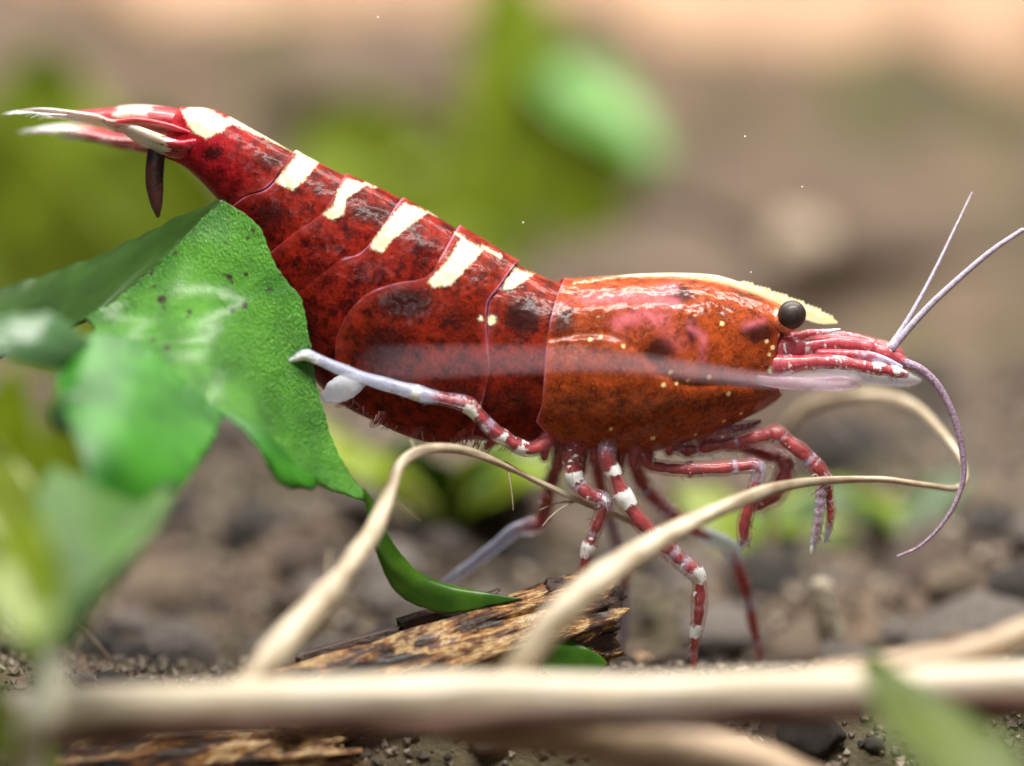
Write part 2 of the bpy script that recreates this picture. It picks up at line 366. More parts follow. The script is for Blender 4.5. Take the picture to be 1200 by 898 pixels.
def rock_mesh(seed, sub=3, rough=.28):
    import bmesh
    bm = bmesh.new(); bmesh.ops.create_icosphere(bm, subdivisions=sub, radius=1)
    r = random.Random(seed); off = Vector((r.uniform(0, 50), r.uniform(0, 50), r.uniform(0, 50)))
    cuts = [(Vector((r.uniform(-1, 1), r.uniform(-1, 1), r.uniform(-1, 1))).normalized(), r.uniform(.55, .9)) for _ in range(7)]
    for v in bm.verts:
        d = v.co.normalized(); k = 1 + rough * mnoise.noise(d * 1.3 + off) + rough * .5 * mnoise.noise(d * 3 + off) + rough * .25 * mnoise.noise(d * 7 + off)
        p = d * k
        for n, h in cuts:
            e = p.dot(n) - h
            if e > 0: p -= n * e * .8
        v.co = p
    me = bpy.data.meshes.new('pebble'); bm.to_mesh(me); bm.free()
    me.polygons.foreach_set('use_smooth', [True] * len(me.polygons)); me.update()
    return me
rocks = {}
def rock(kind, loc, size, squash, name='pebble', matl=None):
    key = (rng.randrange(5), kind)
    if key not in rocks:
        me = rock_mesh(key[0] * 11 + 3); me.materials.append(matl or M['peb'][kind]); rocks[key] = me
    o = bpy.data.objects.new(name, rocks[key]); COL.objects.link(o)
    o.location = loc; o.scale = (size, size * rng.uniform(.7, 1), size * squash)
    o.rotation_euler = (rng.uniform(-.25, .25), rng.uniform(-.25, .25), rng.uniform(0, 6.28)); return o
KN = ('dark brown', 'grey', 'tan', 'blackish')
placed = []
def scatter(n, xr, yr, sr, weights, hide=None):
    k = 0; tries = 0
    while k < n and tries < n * 30:
        tries += 1
        y = rng.uniform(*yr); x = rng.uniform(*xr) * (D + y) / D; s = rng.uniform(*sr)
        if any((x - a) ** 2 + (y - b) ** 2 < (.8 * (s + c)) ** 2 for a, b, c in placed): continue
        if -.12 < y < .12 and -1.2 < x < .7 and s > .06: continue
        kind = rng.choices(range(4), weights)[0]; placed.append((x, y, s)); sq = rng.uniform(.45, .8)
        o = rock(kind, (x, y, float(terr(x, y)) + s * .12), s, sq)
        look = ('small ' if s < .055 else 'middling ' if s < .10 else 'large ') + ('flat ' if sq < .6 else 'chunky ')
        zone = ('in the dip under the peeled stick', 'gravel pebbles in the dip') if y < -.12 else ('on the soil behind the shrimp', 'gravel pebbles behind the shrimp') if y < 2.6 else ('on the blurred rising bank far behind the shrimp', 'pebbles on the far bank')
        tag(o, look + KN[kind] + ' pebble lying ' + zone[0], 'pebble', look + KN[kind] + ' ' + zone[1]); k += 1
scatter(60, (-1.6, 1.6), (-.85, -.16), (.03, .10), (4, 2, 2, 3))
scatter(16, (-1.6, 1.6), (.35, 1.5), (.11, .2), (3, 4, 2, 3))
scatter(14, (.9, 1.6), (.25, 1.6), (.08, .2), (2, 5, 2, 2))
scatter(80, (-1.6, 1.6), (.14, 1.3), (.03, .10), (4, 4, 3, 4))
scatter(60, (-1.7, 1.7), (1.3, 2.6), (.06, .2), (3, 4, 4, 3))
scatter(26, (-1.8, 1.8), (2.7, 5.5), (.10, .30), (4, 3, 3, 4))

# fine soil grains: nobody could count them
def grains(n):
    base = np.array([(1, 0, 0), (-1, 0, 0), (0, 1, 0), (0, -1, 0), (0, 0, 1), (0, 0, -1)], float)
    fc = np.array([(0, 2, 4), (2, 1, 4), (1, 3, 4), (3, 0, 4), (2, 0, 5), (1, 2, 5), (3, 1, 5), (0, 3, 5)])
    y = -.9 + 4.2 * nrng.random(n) ** 1.6; x = nrng.uniform(-1.7, 1.7, n) * (D + y) / D
    s = nrng.uniform(.006, .024, n) * (1 + .5 * np.clip(y, 0, 3))
    v = base[None] * nrng.uniform(.55, 1.1, (n, 6, 1)); a = nrng.uniform(0, 6.28, n); b = nrng.uniform(-1, 1, n)
    ca, sa, cb, sb = np.cos(a)[:, None], np.sin(a)[:, None], np.cos(b)[:, None], np.sin(b)[:, None]
    x1 = v[..., 0] * ca - v[..., 1] * sa; y1 = v[..., 0] * sa + v[..., 1] * ca; z1 = v[..., 2]
    x2 = x1 * cb + z1 * sb; z2 = -x1 * sb + z1 * cb
    V = np.stack([x2, y1, z2], -1) * s[:, None, None] + np.stack([x, y, terr(x, y) + s * .35], -1)[:, None]
    F = (fc[None] + (np.arange(n) * 6)[:, None, None]).reshape(-1, 3)
    return V.reshape(-1, 3), F.tolist()
m = NT('soil_grains'); isl = m.n('ShaderNodeNewGeometry').outputs['Random Per Island']
m.set(Base_Color=m.ramp(isl, [(0, (.02, .015, .011)), (.35, (.07, .05, .035)), (.75, (.16, .12, .09)), (1, (.34, .28, .21))]), Roughness=.7)
gv, gf = grains(12000)
tag(mesh_obj('soil_grains', gv, gf, m.m, smooth=False), 'fine brown soil grains covering the ground', 'gravel', kind='stuff')

# ------------------------------------------------------------------ far background
def log(name, label, a, b, ra, rb, mat, seed, wob=.25, n=60, bend=0.0):
    a, b = np.array(a, float), np.array(b, float); t = np.linspace(0, 1, n)[:, None]
    p = a * (1 - t) + b * t; p[:, 2] += bend * np.sin(np.pi * t[:, 0])
    v, f, u = tube(p, np.linspace(ra, rb, n), 28, wob=wob, seed=seed)
    return tag(mesh_obj(name, v, f, mat), label, 'driftwood')
def PT(px, py, Y): return tuple(P(px, py, Y))
log('driftwood_log', 'thick pale driftwood log lying across the far bank', PT(-320, 0, 12.2), PT(1550, 25, 11.2), .95, 1.5, M['log'], 3, wob=.16)

def blade(base, tip, width, bend, up=(0, -1, .4), n=26, m_=9, tipw=.02, wave=.05, seed=0, peak=.45):
    """a curved leaf blade from base to tip; bend is a sideways bow; returns verts, faces"""
    r = np.random.default_rng(seed); base, tip, bend, up = (np.array(q, float) for q in (base, tip, bend, up))
    t = np.linspace(0, 1, n); L = np.linalg.norm(tip - base)
    c = base * (1 - t[:, None]) + tip * t[:, None] + bend * np.sin(np.pi * t)[:, None]
    tg = np.gradient(c, axis=0); tg /= np.linalg.norm(tg, axis=1)[:, None]
    sd = np.cross(tg, up); sd /= np.linalg.norm(sd, axis=1)[:, None]; nn = np.cross(sd, tg)
    w = width * (np.sin(np.pi * t ** (math.log(.5) / math.log(peak))) ** .8 * .97 + tipw)
    k = np.linspace(-1, 1, m_)
    ph = r.uniform(0, 6.28, 3)
    v = c[:, None] + sd[:, None] * (w[:, None] * k)[..., None] * .5
    dz = width * (.10 * np.abs(k)[None] ** 1.5 + wave * np.sin(9 * t + ph[0])[:, None] * np.abs(k) * np.sign(k) + .4 * wave * np.sin(17 * t + ph[1])[:, None] * k ** 2)
    v = v + nn[:, None] * dz[..., None]
    return v.reshape(-1, 3), grid_faces(n, m_)
def leaf(parent, mat, *a, name='leaf', **kw):
    v, f = blade(*a, **kw); o = mesh_obj(name, v, f, M[mat], parent); add_mod(o, 'SOLIDIFY', thickness=.008, offset=0); return o
def stem(parent, pts, r0, r1, mat, name='stem'):
    v, f, u = tube(catmull(pts, 30), np.linspace(r0, r1, 30), 10); return mesh_obj(name, v, f, M[mat], parent)
def gnd(px, Y, sink=.03):
    x = (px - 600) * PXS * (D + Y); return (x, Y, float(terr(x, Y)) - sink)

p = thing('water_plant', 'tall olive plant with one bright green leaf, blurred above the shrimp', 'plant', gnd(600, 8.6))
stem(p, [gnd(600, 8.6), PT(605, 300, 8.5), PT(600, 120, 8.4), PT(580, 0, 8.3)], .09, .06, 'leaf_olive')
leaf(p, 'leaf_olive', PT(600, 340, 8.5), PT(580, -80, 8.2), .85, (.12, 0, 0), seed=1)
leaf(p, 'leaf_olive', PT(608, 335, 8.5), PT(672, 40, 8.3), 1.25, (.1, 0, 0), seed=7)
leaf(p, 'leaf_bright', PT(622, 72, 8.3), PT(780, 200, 7.9), .52, (0, 0, .08), seed=2, up=(.1, -.9, .7))
p = thing('water_plant', 'broad olive leaves blurred behind the arched back of the shrimp', 'plant', gnd(430, 7.5))
leaf(p, 'leaf_olive', gnd(470, 7.5), PT(390, 110, 7.5), 1.5, (.1, 0, .0), seed=3)
leaf(p, 'leaf_olive', gnd(480, 7.6), PT(590, 190, 7.4), 1.2, (0, 0, .1), seed=4)
leaf(p, 'leaf_bright', gnd(470, 7.7), PT(630, 280, 7.6), .7, (0, 0, .0), seed=14)
p = thing('water_plant', 'cluster of olive green leaves blurred below the tail fan', 'plant', gnd(120, 6.0))
leaf(p, 'leaf_olive', gnd(150, 6.0), PT(200, 130, 6.0), 1.7, (-.05, 0, 0), seed=5)
leaf(p, 'leaf_olive', gnd(100, 6.9), PT(60, 50, 6.9), 1.3, (-.1, 0, 0), seed=6)
leaf(p, 'leaf_olive', gnd(30, 5.9), PT(10, 140, 5.9), 1.6, (-.1, 0, 0), seed=8)
p = thing('water_plant', 'pair of yellow green leaves blurred behind the folded fern leaf', 'plant', gnd(20, 2.0))
leaf(p, 'leaf_lime', gnd(20, 2.0), PT(20, 430, 2.0), .34, (-.05, 0, 0), seed=18)
leaf(p, 'leaf_olive', gnd(40, 2.1), PT(75, 460, 2.1), .3, (.05, 0, 0), seed=19)
for i, (px, Y, w) in enumerate(((525, 1.6, .58), (880, 1.7, .42), (1060, 1.8, .34), (960, 2.3, .3), (450, 2.2, .46))):
    p = thing('ground_plant', ('low olive leaves on the soil behind the swept back leg', 'low yellow green leaves on the soil behind the folded claws', 'low green leaves on the soil below the hanging violet feeler',
              'small leaves rising from the soil between two leafy clumps', 'low leaves on the soil behind the middle of the shrimp')[i], 'plant', gnd(px, Y))
    b = np.array(gnd(px, Y))
    for j in range(5):
        a = rng.uniform(0, 6.28); d = np.array((math.cos(a) * w, math.sin(a) * w * .6, w * rng.uniform(.35, .8)))
        leaf(p, ('leaf_olive', 'leaf_olive', 'leaf_dark', 'leaf_olive', 'leaf_dark')[(i + j) % 5], b, b + d, w * .55, (0, 0, w * .15), up=(0, -.4, 1), n=14, m_=5, seed=30 + i * 5 + j)
# singled stones
def big_rock(name, label, px, py, Y_, sx, sy, sz, mat, seed, rot=0.0, seat=True):
    me = rock_mesh(seed, 4, .22); me.materials.append(M[mat]); o = bpy.data.objects.new(name, me); COL.objects.link(o)
    x, y, z = (float(q) for q in P(px, py, Y_)); top, low = z + sz, min(float(terr(x, Y_)) - .12, z - sz) if seat else z - sz; z, sz = (top + low) / 2, (top - low) / 2   # seated in the bank
    o.location = (x, y, z); o.scale = (sx, sy, sz); o.rotation_euler = (0, rot, 0); tag(o, label, 'rock')
big_rock('rock', 'large dark brown rock blurred above the feelers', 985, 262, 7.8, 1.35, .7, .62, 'rock', 301, .15)
big_rock('rock', 'rounded greyish rock blurred above the carapace', 745, 330, 5.6, .8, .6, .34, 'rock', 302, -.1)
big_rock('rock', 'dark rock blurred far above the arched back', 480, 130, 9.2, 1.1, .7, .6, 'rock', 303, .2)
big_rock('rock', 'brown rock blurred at the far left beside the olive leaves', 20, 120, 8.8, 1.0, .7, .6, 'rock', 304, .0)
big_rock('pale_pebble', 'round pale tan pebble blurred behind the rostrum', 936, 286, 7.15, .22, .2, .22, 'palerock', 305, seat=False)
o = rock(1, (0, 0, 0), .22, .5); x, y, z = gnd(1140, .62); o.location = (x, y, z + .09); o.rotation_euler = (0, -.35, 0); tag(o, 'large flat grey pebble behind the right end of the stick', 'pebble')
o = rock(3, (0, 0, 0), .13, .7, name='soil_lump'); x, y, z = gnd(950, -.30); o.location = (x, y, z + .06); tag(o, 'dark crumbly soil lump under the peeled stick', 'soil lump')
me = rock_mesh(91); me.materials.append(M['quartz'])
o = bpy.data.objects.new('quartz_pebble', me); COL.objects.link(o); x, y, z = gnd(850, -.42); o.location = (x, y, z + .05); o.scale = (.16, .1, .08); tag(o, 'smooth pale translucent pebble under the peeled stick', 'pebble')
me = rock_mesh(92, 2); me.materials.append(M['chip'])
o = bpy.data.objects.new('wood_chip', me); COL.objects.link(o); x, y, z = gnd(968, -.24); o.location = P(968, 860, -.34); o.scale = (.028, .02, .02); tag(o, 'small orange chip on the dark soil lump', 'chip')
o = bpy.data.objects.new('wood_chip', me); COL.objects.link(o); x, y, z = gnd(758, .3); o.location = (x, y, z + .05); o.scale = (.045, .03, .03); tag(o, 'small orange chip on the soil beyond the broken wood', 'chip')

# ------------------------------------------------------------------ the shrimp
shrimp = thing('shrimp', 'red shrimp with cream yellow bands standing over broken wood', 'shrimp', (float(P(720, 785, 0)[0]), 0, 0))
ST = np.array([  # dorsal px, ventral px, half width px   (tail -> head)
    (205, 129, 192, 183, 20), (250, 132, 222, 196, 28), (300, 157, 262, 238, 37), (345, 181, 296, 290, 47), (390, 203, 322, 345, 56),
    (440, 223, 348, 405, 64), (490, 247, 388, 458, 70), (540, 275, 440, 492, 75), (590, 303, 505, 515, 78), (625, 321, 565, 522, 80),
    (660, 334, 628, 518, 82), (700, 332, 690, 522, 86), (760, 330, 757, 522, 88), (820, 332, 825, 503, 82), (870, 343, 878, 480, 68),
    (905, 356, 908, 462, 52), (928, 368, 922, 446, 40)], float)
def stat(s): 
    q = catmull(ST, 801); x = np.clip(np.asarray(s, float), 0, 1) * 800; i = np.clip(x.astype(int), 0, 799); f = (x - i)[..., None]
    return q[i] * (1 - f) + q[i + 1] * f
def surf(s, th, off):
    """s along the body, th 0 (back) .. pi (belly), signed by side; off px outward -> px, py, depth px"""
    q = stat(s); Dp, Vp, w = q[..., 0:2], q[..., 2:4], q[..., 4]
    c, a = (Dp + Vp) / 2, (Dp - Vp) / 2; L = np.linalg.norm(a, axis=-1)[..., None]
    co, si = np.cos(th), np.sin(th)
    p2 = c + a * co[..., None] * (1 + np.asarray(off)[..., None] / L)
    dp = -np.sign(si) * (w * np.abs(si) ** .82 + off * np.abs(si))
    return p2, dp
def to3(p2, dp):
    v = P(p2[..., 0], p2[..., 1], 0.0); v[..., 1] = dp * S; return v
_s = np.linspace(0, 1, 700); _h = np.linspace(0, 1, 160); _q = stat(_s)
_G = _q[:, None, 0:2] * (1 - _h)[None, :, None] + _q[:, None, 2:4] * _h[None, :, None]
def inv(pts):
    out = []
    for q in np.asarray(pts, float):
        i = np.argmin(((_G - q) ** 2).sum(-1)); out.append((_s[i // 160], math.acos(1 - 2 * _h[i % 160])))
    return np.array(out)

YEL = [ [(214, 131), (222, 124), (240, 124), (278, 144), (268, 156), (246, 166), (228, 156)], [(352, 178), (377, 190), (364, 212), (350, 226), (326, 214), (340, 194)],
    [(408, 208), (434, 217), (412, 234), (409, 252), (396, 260), (380, 251), (394, 240), (398, 222)], [(474, 236), (505, 249), (464, 282), (453, 297), (434, 288), (452, 262)],
    [(541, 276), (570, 291), (532, 332), (510, 335), (502, 327), (528, 298)], [(603, 313), (629, 321), (602, 337), (588, 339), (590, 326)]]
YEL += [[(x + r * math.cos(a), y + r * math.sin(a)) for a in np.linspace(0, 6.28, 9)[:-1]] for x, y, r in ((577, 370, 8), (564, 368, 5), (906, 366, 7), (896, 428, 7), (897, 440, 5), (322, 306, 5))]
YLINE = [([(270, 141), (352, 180)], 4.5), ([(376, 189), (392, 198)], 3), ([(428, 215), (440, 221)], 2.5), ([(500, 248), (512, 254)], 2.5), ([(534, 273), (545, 279)], 3), ([(566, 289), (586, 300)], 3.5),
         ([(600, 313), (606, 316)], 3), ([(672, 331), (720, 325), (790, 323), (850, 331), (905, 350)], 2)]
DARK = [(790, 342, 22, 12, 1.0), (880, 384, 26, 16, 1.0), (765, 402, 22, 20, .9), (803, 382, 9, 22, .9), (655, 372, 24, 26, .8), (612, 366, 26, 26, 1.0), (478, 350, 46, 26, .9), (455, 400, 48, 44, .75), (540, 370, 40, 34, .6),
        (540, 450, 70, 50, .55), (610, 460, 22, 60, .6), (430, 340, 26, 26, .4), (255, 180, 18, 12, .9), (330, 190, 44, 14, .7), (290, 225, 40, 14, .5), (320, 250, 36, 26, .75), (440, 250, 40, 16, .7), (380, 320, 36, 40, .5), (360, 370, 40, 40, .6),
        (500, 290, 36, 22, .5), (870, 345, 50, 16, .55), (840, 420, 60, 18, .35), (690, 375, 60, 8, .45), (720, 500, 130, 18, .3), (400, 235, 20, 20, .5)]
PINK = [([(685, 348), (740, 345), (785, 352)], 7, .7), ([(720, 372), (745, 365), (770, 368)], 9, .8), ([(745, 345), (785, 335)], 6, .6), ([(800, 376), (815, 388), (814, 412)], 5, .8), ([(660, 352), (690, 342)], 5, .35), ([(865, 378), (885, 372)], 5, .6), ([(765, 375), (790, 395)], 10, .35)]  # pink inner tissue, with lamp highlights on the carapace painted in
GOLD = [(770, 441, 3), (778, 427, 3), (785, 440, 2.5), (798, 436, 2.5), (822, 433, 3), (845, 453, 3), (838, 374, 3), (907, 390, 3), (890, 395, 2.5), (897, 402, 3), (893, 410, 2.5), (760, 504, 3), (712, 492, 2.5), (842, 486, 2.6), (862, 478, 2.2), (810, 502, 2.2),
        (688, 391, 2.5), (700, 388, 2), (725, 398, 2.5), (645, 512, 2)]
GROOVE = [(642, 393), (670, 389), (705, 388), (730, 396), (752, 413), (775, 432), (800, 440), (850, 440), (895, 446)]

def shell_attrs(p2, warm, rim):
    q = p2.reshape(-1, 2)
    yel = np.full(len(q), -30.)
    for pl in YEL: yel = np.maximum(yel, poly_sd(q, pl))
    for ln, r in YLINE: yel = np.maximum(yel, r - seg_dist(q, ln))
    dk = np.zeros(len(q))
    for x, y, a, b, k in DARK: dk = np.maximum(dk, k * np.exp(-((q[:, 0] - x) / a) ** 2 - ((q[:, 1] - y) / b) ** 2))
    pk = np.zeros(len(q))
    for ln, r, k in PINK: pk = np.maximum(pk, k * np.exp(-(seg_dist(q, ln) / r) ** 2))
    gd = np.full(len(q), -30.)
    for x, y, r in GOLD: gd = np.maximum(gd, r - np.hypot(q[:, 0] - x, q[:, 1] - y))
    return dict(yel=yel, dark=dk, pink=pk, gold=gd, rim=rim, warm=np.broadcast_to(warm, len(q)), tail=.9 * sm((330 - q[:, 0]) / 110))

def plate(name, front, rear, o_front, o_rear, ventral=None, warm=0.0, bulge=3.0, nu=60, nt=80, rim_front=True, groove=False, rimw=1.0):
    F, R = inv(front), inv(rear); F[0, 1] = 0; R[0, 1] = 0
    F, R = catmull(F * (1, .3), nt) * (1, 1 / .3), catmull(R * (1, .3), nt) * (1, 1 / .3)
    u = np.linspace(0, 1, nu)[:, None, None]; t = np.linspace(0, 1, nt)[None, :, None]
    Dd = F[0] * (1 - u) + R[0] * u
    if ventral is not None:
        Vv = inv(ventral); Vv[0] = F[-1]; Vv[-1] = R[-1]; Vv = (catmull(Vv * (3, 1), nu) / (3, 1))[:, None]
    else: Vv = F[-1] * (1 - u) + R[-1] * u
    g = (1 - u) * F[None] + u * R[None] + (1 - t) * Dd + t * Vv - ((1 - u) * (1 - t) * F[0] + u * (1 - t) * R[0] + (1 - u) * t * F[-1] + u * t * R[-1])
    s, th = g[..., 0], np.maximum(g[..., 1], 0); th[:, 0] = 0
    p2, _ = surf(s, th, np.zeros_like(s))
    edge = [p2[-1]] + ([p2[0]] if rim_front else []) + [p2[:, -1]]
    q = p2.reshape(-1, 2); rd = np.full(len(q), 99.)
    for e in edge: rd = np.minimum(rd, seg_dist(q, e[::3]))
    rd = rd.reshape(nu, nt); uu = np.linspace(0, 1, nu)[:, None]
    off = o_front * (1 - uu) + o_rear * uu + bulge * np.sin(np.pi * uu) * np.sin(np.clip(th, .15, 3)) + .35 * np.exp(-(rd / 4) ** 2)
    if groove:
        gd = seg_dist(q, catmull(GROOVE, 60)).reshape(nu, nt); off = off - 2.0 * np.exp(-(gd / 4.0) ** 2)
        gy = np.interp(p2[..., 0], [a for a, _ in GROOVE], [b for _, b in GROOVE]); off = off + 1.2 * sm((p2[..., 1] - gy) / 12) 
        off = off + 3 * np.exp(-((p2[..., 0] - 730) / 60) ** 2 - ((p2[..., 1] - 360) / 14) ** 2) - 3 * np.exp(-((p2[..., 0] - 835) / 12) ** 2 - ((p2[..., 1] - 385) / 30) ** 2)
    thf = np.concatenate([-th[:, :0:-1], th], 1); sf = np.concatenate([s[:, :0:-1], s], 1); of = np.concatenate([off[:, :0:-1], off], 1)
    rf = np.concatenate([rd[:, :0:-1], rd], 1)
    p3, dp = surf(sf, thf, of); v = to3(p3, dp); m2 = thf.shape[1]
    o = mesh_obj(name, v.reshape(-1, 3), grid_faces(nu, m2), M['shell'], shrimp, attrs=shell_attrs(p3, warm, rf.reshape(-1) / rimw))
    add_mod(o, 'SOLIDIFY', thickness=1.1 * S, offset=-1)
    return o
# continuous inner body from tail to head
s = np.linspace(0, 1, 150)[:, None]; th = np.linspace(-math.pi, math.pi, 49)[None, :-1]
p3, dp = surf(s + 0 * th, th + 0 * s, np.full((150, 48), -7.0)); v = to3(p3, dp).reshape(-1, 3)
mesh_obj('body', v, grid_faces(150, 48, True) + [tuple(range(48)), tuple(149 * 48 + k for k in range(48))[::-1]], M['body'], shrimp)
# abdomen plates, each named by its kind
plate('abdomen_plate', [(352, 181), (322, 216), (288, 232), (266, 244)][0:4], [(212, 128), (203, 150), (196, 168), (196, 182)], 0.5, 2.5, warm=.0, bulge=2, nu=70, nt=60)
plate('abdomen_plate', [(425, 214), (405, 250), (370, 290), (330, 352)], [(345, 182), (325, 216), (290, 231), (262, 241)], .5, 4, bulge=3, nu=60)
plate('abdomen_plate', [(495, 248), (455, 300), (400, 350), (350, 410)], [(403, 209), (386, 246), (350, 272), (318, 298), (312, 322)], .5, 4.5, bulge=4, nu=60, ventral=[(350, 410), (328, 370), (312, 322)])
plate('abdomen_plate', [(560, 286), (520, 340), (470, 400), (440, 490)], [(471, 238), (436, 287), (400, 303), (364, 324), (342, 352), (338, 385)], 0, 5, bulge=5, nu=70, ventral=[(440, 490), (400, 470), (365, 432), (338, 385)])
plate('abdomen_plate', [(672, 333), (660, 380), (655, 430), (648, 470), (632, 512)], [(590, 303), (575, 345), (572, 390), (566, 440), (550, 500)], 0, 1, bulge=1, warm=.15, rim_front=False)
plate('abdomen_plate', [(607, 312), (586, 334), (571, 354), (572, 392), (575, 424), (570, 452), (556, 500)],
      [(534, 274), (518, 300), (502, 325), (468, 330), (440, 338), (418, 357), (403, 384), (401, 415)], 5, 8, bulge=7, nu=80, warm=.12,
      ventral=[(556, 500), (520, 506), (470, 492), (428, 462), (401, 415)], nt=90)
carapace = plate('carapace', [(934, 369), (920, 376), (908, 386), (903, 405), (899, 428), (906, 446), (916, 456)], [(660, 335), (648, 355), (640, 386), (637, 430), (634, 460), (628, 480)], 2, 7, warm=1.0, bulge=5, nu=140, nt=110,
      ventral=[(916, 456), (880, 476), (840, 494), (790, 510), (740, 517), (690, 513), (652, 500), (628, 480)], groove=True, rimw=.8)

# rostrum: a toothed cream blade running along the back of the carapace
top = catmull([(668, 333), (720, 324), (770, 320.5), (830, 322), (868, 331), (905, 343), (940, 356), (966, 368), (981, 377)], 140)
bot = catmull([(668, 337), (720, 329), (770, 326), (830, 329), (868, 341), (905, 356), (935, 371), (960, 379), (981, 379)], 140)
t = np.linspace(0, 1, 140); teeth = np.where((t > .62) & (t < .985), (1 - ((t * 62) % 1)) * 4.2, 0)
nx = np.gradient(top, axis=0); nx /= np.linalg.norm(nx, axis=1)[:, None]; tp = top + np.stack([nx[:, 1], -nx[:, 0]], -1) * teeth[:, None]
hw = np.interp(t, [0, .1, .6, .8, 1], [2, 3, 3.5, 4, 1.2])
V = []
for q, k in ((tp, .25), (top * .65 + bot * .35, .8), (bot, 1.0)):
    for sgn in (-1, 1):
        a = P(q[:, 0], q[:, 1], 0.0); a[:, 1] = sgn * hw * k * S; V.append(a)
V = np.stack([V[0], V[2], V[4], V[5], V[3], V[1]], 1)
ro = mesh_obj('rostrum', V.reshape(-1, 3), grid_faces(140, 6, True) + [tuple(range(6)), tuple(139 * 6 + k for k in range(6))[::-1]], M['rostrum'], shrimp, smooth=False)

# eyes on stalks
def ball(c, r, mat, name, parent, sx=(1, 1, 1)):
    n = 24; th = np.linspace(0.02, math.pi - .02, n)[:, None]; ph = np.linspace(0, 2 * math.pi, 2 * n, endpoint=False)[None]
    v = np.stack([np.sin(th) * np.cos(ph), np.sin(th) * np.sin(ph), np.cos(th) + 0 * ph], -1) * r * np.array(sx) + np.array(c)
    return mesh_obj(name, v.reshape(-1, 3), grid_faces(n, 2 * n, True) + [tuple(range(2 * n))[::-1], tuple((n - 1) * 2 * n + k for k in range(2 * n))], mat, parent)
for sg in (-1, 1):
    yd = sg * 60 * S; e = P(928, 369, -60 * S); e[1] = yd; b = P(908, 376, 0); b[1] = sg * 30 * S
    v, f, u = tube(catmull([b, b * .5 + e * .5 + (0, 0, -4 * S), e + (-1 * S, -sg * 4 * S, -4 * S)], 14), np.array([11, 12, 13.5, 14.5])[np.clip((np.linspace(0, 1, 14) * 4).astype(int), 0, 3)] * S, 18)
    es = mesh_obj('eyestalk', v, f, M['stalk'], shrimp)
    ball(e, 16.2 * S, M['eye'], 'eye', es, (1.0, 1.0, 1.02))

# ---- limbs
def limb(name, pts, parent=shrimp, nseg=12, n=110, flat=1.0, knots=True, mat='limb', dots=7, bristles=True, bands=.62):
    """pts: px, py, depth px (negative = near side), radius px, white 0..1, lilac 0..1"""
    a = np.array(pts, float); c = catmull(np.c_[P(a[:, 0], a[:, 1], a[:, 2] * S), a[:, 3:]], n)
    c[:, 3:] = np.maximum(c[:, 3:], 0)
    # radius swells a little at each joint
    lr = np.random.default_rng(int(abs(a[0, 0] * 7 + a[-1, 1] * 3)))
    rad = np.maximum(c[:, 3], .8) * (1.02 if bands > .3 else .9) * (1 + .10 * np.clip(c[:, 4], 0, 1)) * (1 + .05 * np.sin(np.arange(n) * .45 + lr.uniform(0, 6)))
    v, f, u = tube(c[:, :3], rad * S, nseg, flat=flat)
    i = np.clip(u * (n - 1), 0, n - 1); wh = np.interp(i, np.arange(n), c[:, 4])
    ang = np.tile(np.linspace(0, 2 * math.pi, nseg, endpoint=False), len(v) // nseg)     # marks are patches rather than rings
    for _ in range(n // dots):                                                               # small scattered white dots
        ci, ca = lr.uniform(0, n), lr.uniform(0, 6.28); da = (ang - ca + math.pi) % (2 * math.pi) - math.pi
        wh = np.maximum(wh, .95 * np.exp(-((i - ci) / (1.3 if bands > .3 else 2.0)) ** 2 - (da / (.42 if bands > .3 else .6)) ** 2))
    if bands < .3: wh = wh * 1.18
    wh = wh * (.90 + .36 * np.sin(ang + np.interp(i, np.arange(n), np.cumsum(lr.normal(0, .12, n))) + lr.uniform(0, 6)))
    pale = np.zeros(n)
    for k0 in np.arange(8, n, lr.integers(11, 17)): pale = np.maximum(pale, bands * lr.uniform(.35, 1.1) * np.exp(-((np.arange(n) - k0 - lr.uniform(-6, 6)) / lr.uniform(1.0, 3.2)) ** 2))
    if n > 40: c[:, 5] = np.maximum(c[:, 5], pale)
    o = mesh_obj(name, v, f, M[mat], parent, attrs=dict(white=wh, lilac=np.interp(i, np.arange(n), c[:, 5])))
    if bristles and n > 40:
        hs = []
        for _ in range(34):
            k0 = lr.integers(n // 8, n - 2); d = lr.normal(0, 1, 3); d[2] -= .4; d /= np.linalg.norm(d); q = c[k0, :3] + d * rad[k0] * S * .9
            e = q + (d * .8 + (c[min(k0 + 3, n - 1), :3] - c[k0 - 1, :3]) / (S * 12)) * S * lr.uniform(4, 9)
            hs.append(tube(np.array([q, (q + e) / 2 + (0, 0, -.5 * S), e]), np.array([.55, .4, .2]) * S, 3))
        hv, hf, hu = merge(*hs); tag(mesh_obj('bristles', hv, hf, M['hair'], o), kind='stuff')
    # red muscle inside the clear cuticle, broken where the limb turns lilac
    k = np.clip(1.12 - c[:, 5] * 1.15 - .25 * np.clip(c[:, 4], 0, 1), 0.0, 1); cr = rad * .62 * np.sqrt(k); run = []
    for j in range(n + 1):
        if j < n and cr[j] > .12 * rad[j] and j > 0: run.append(j)
        else:
            if len(run) > 6:
                v, f, u = tube(c[run, :3], cr[run] * S, 10, flat=flat); mesh_obj('muscle', v, f, M['muscle'], o)
            run = []
    return o
NEAR = -52
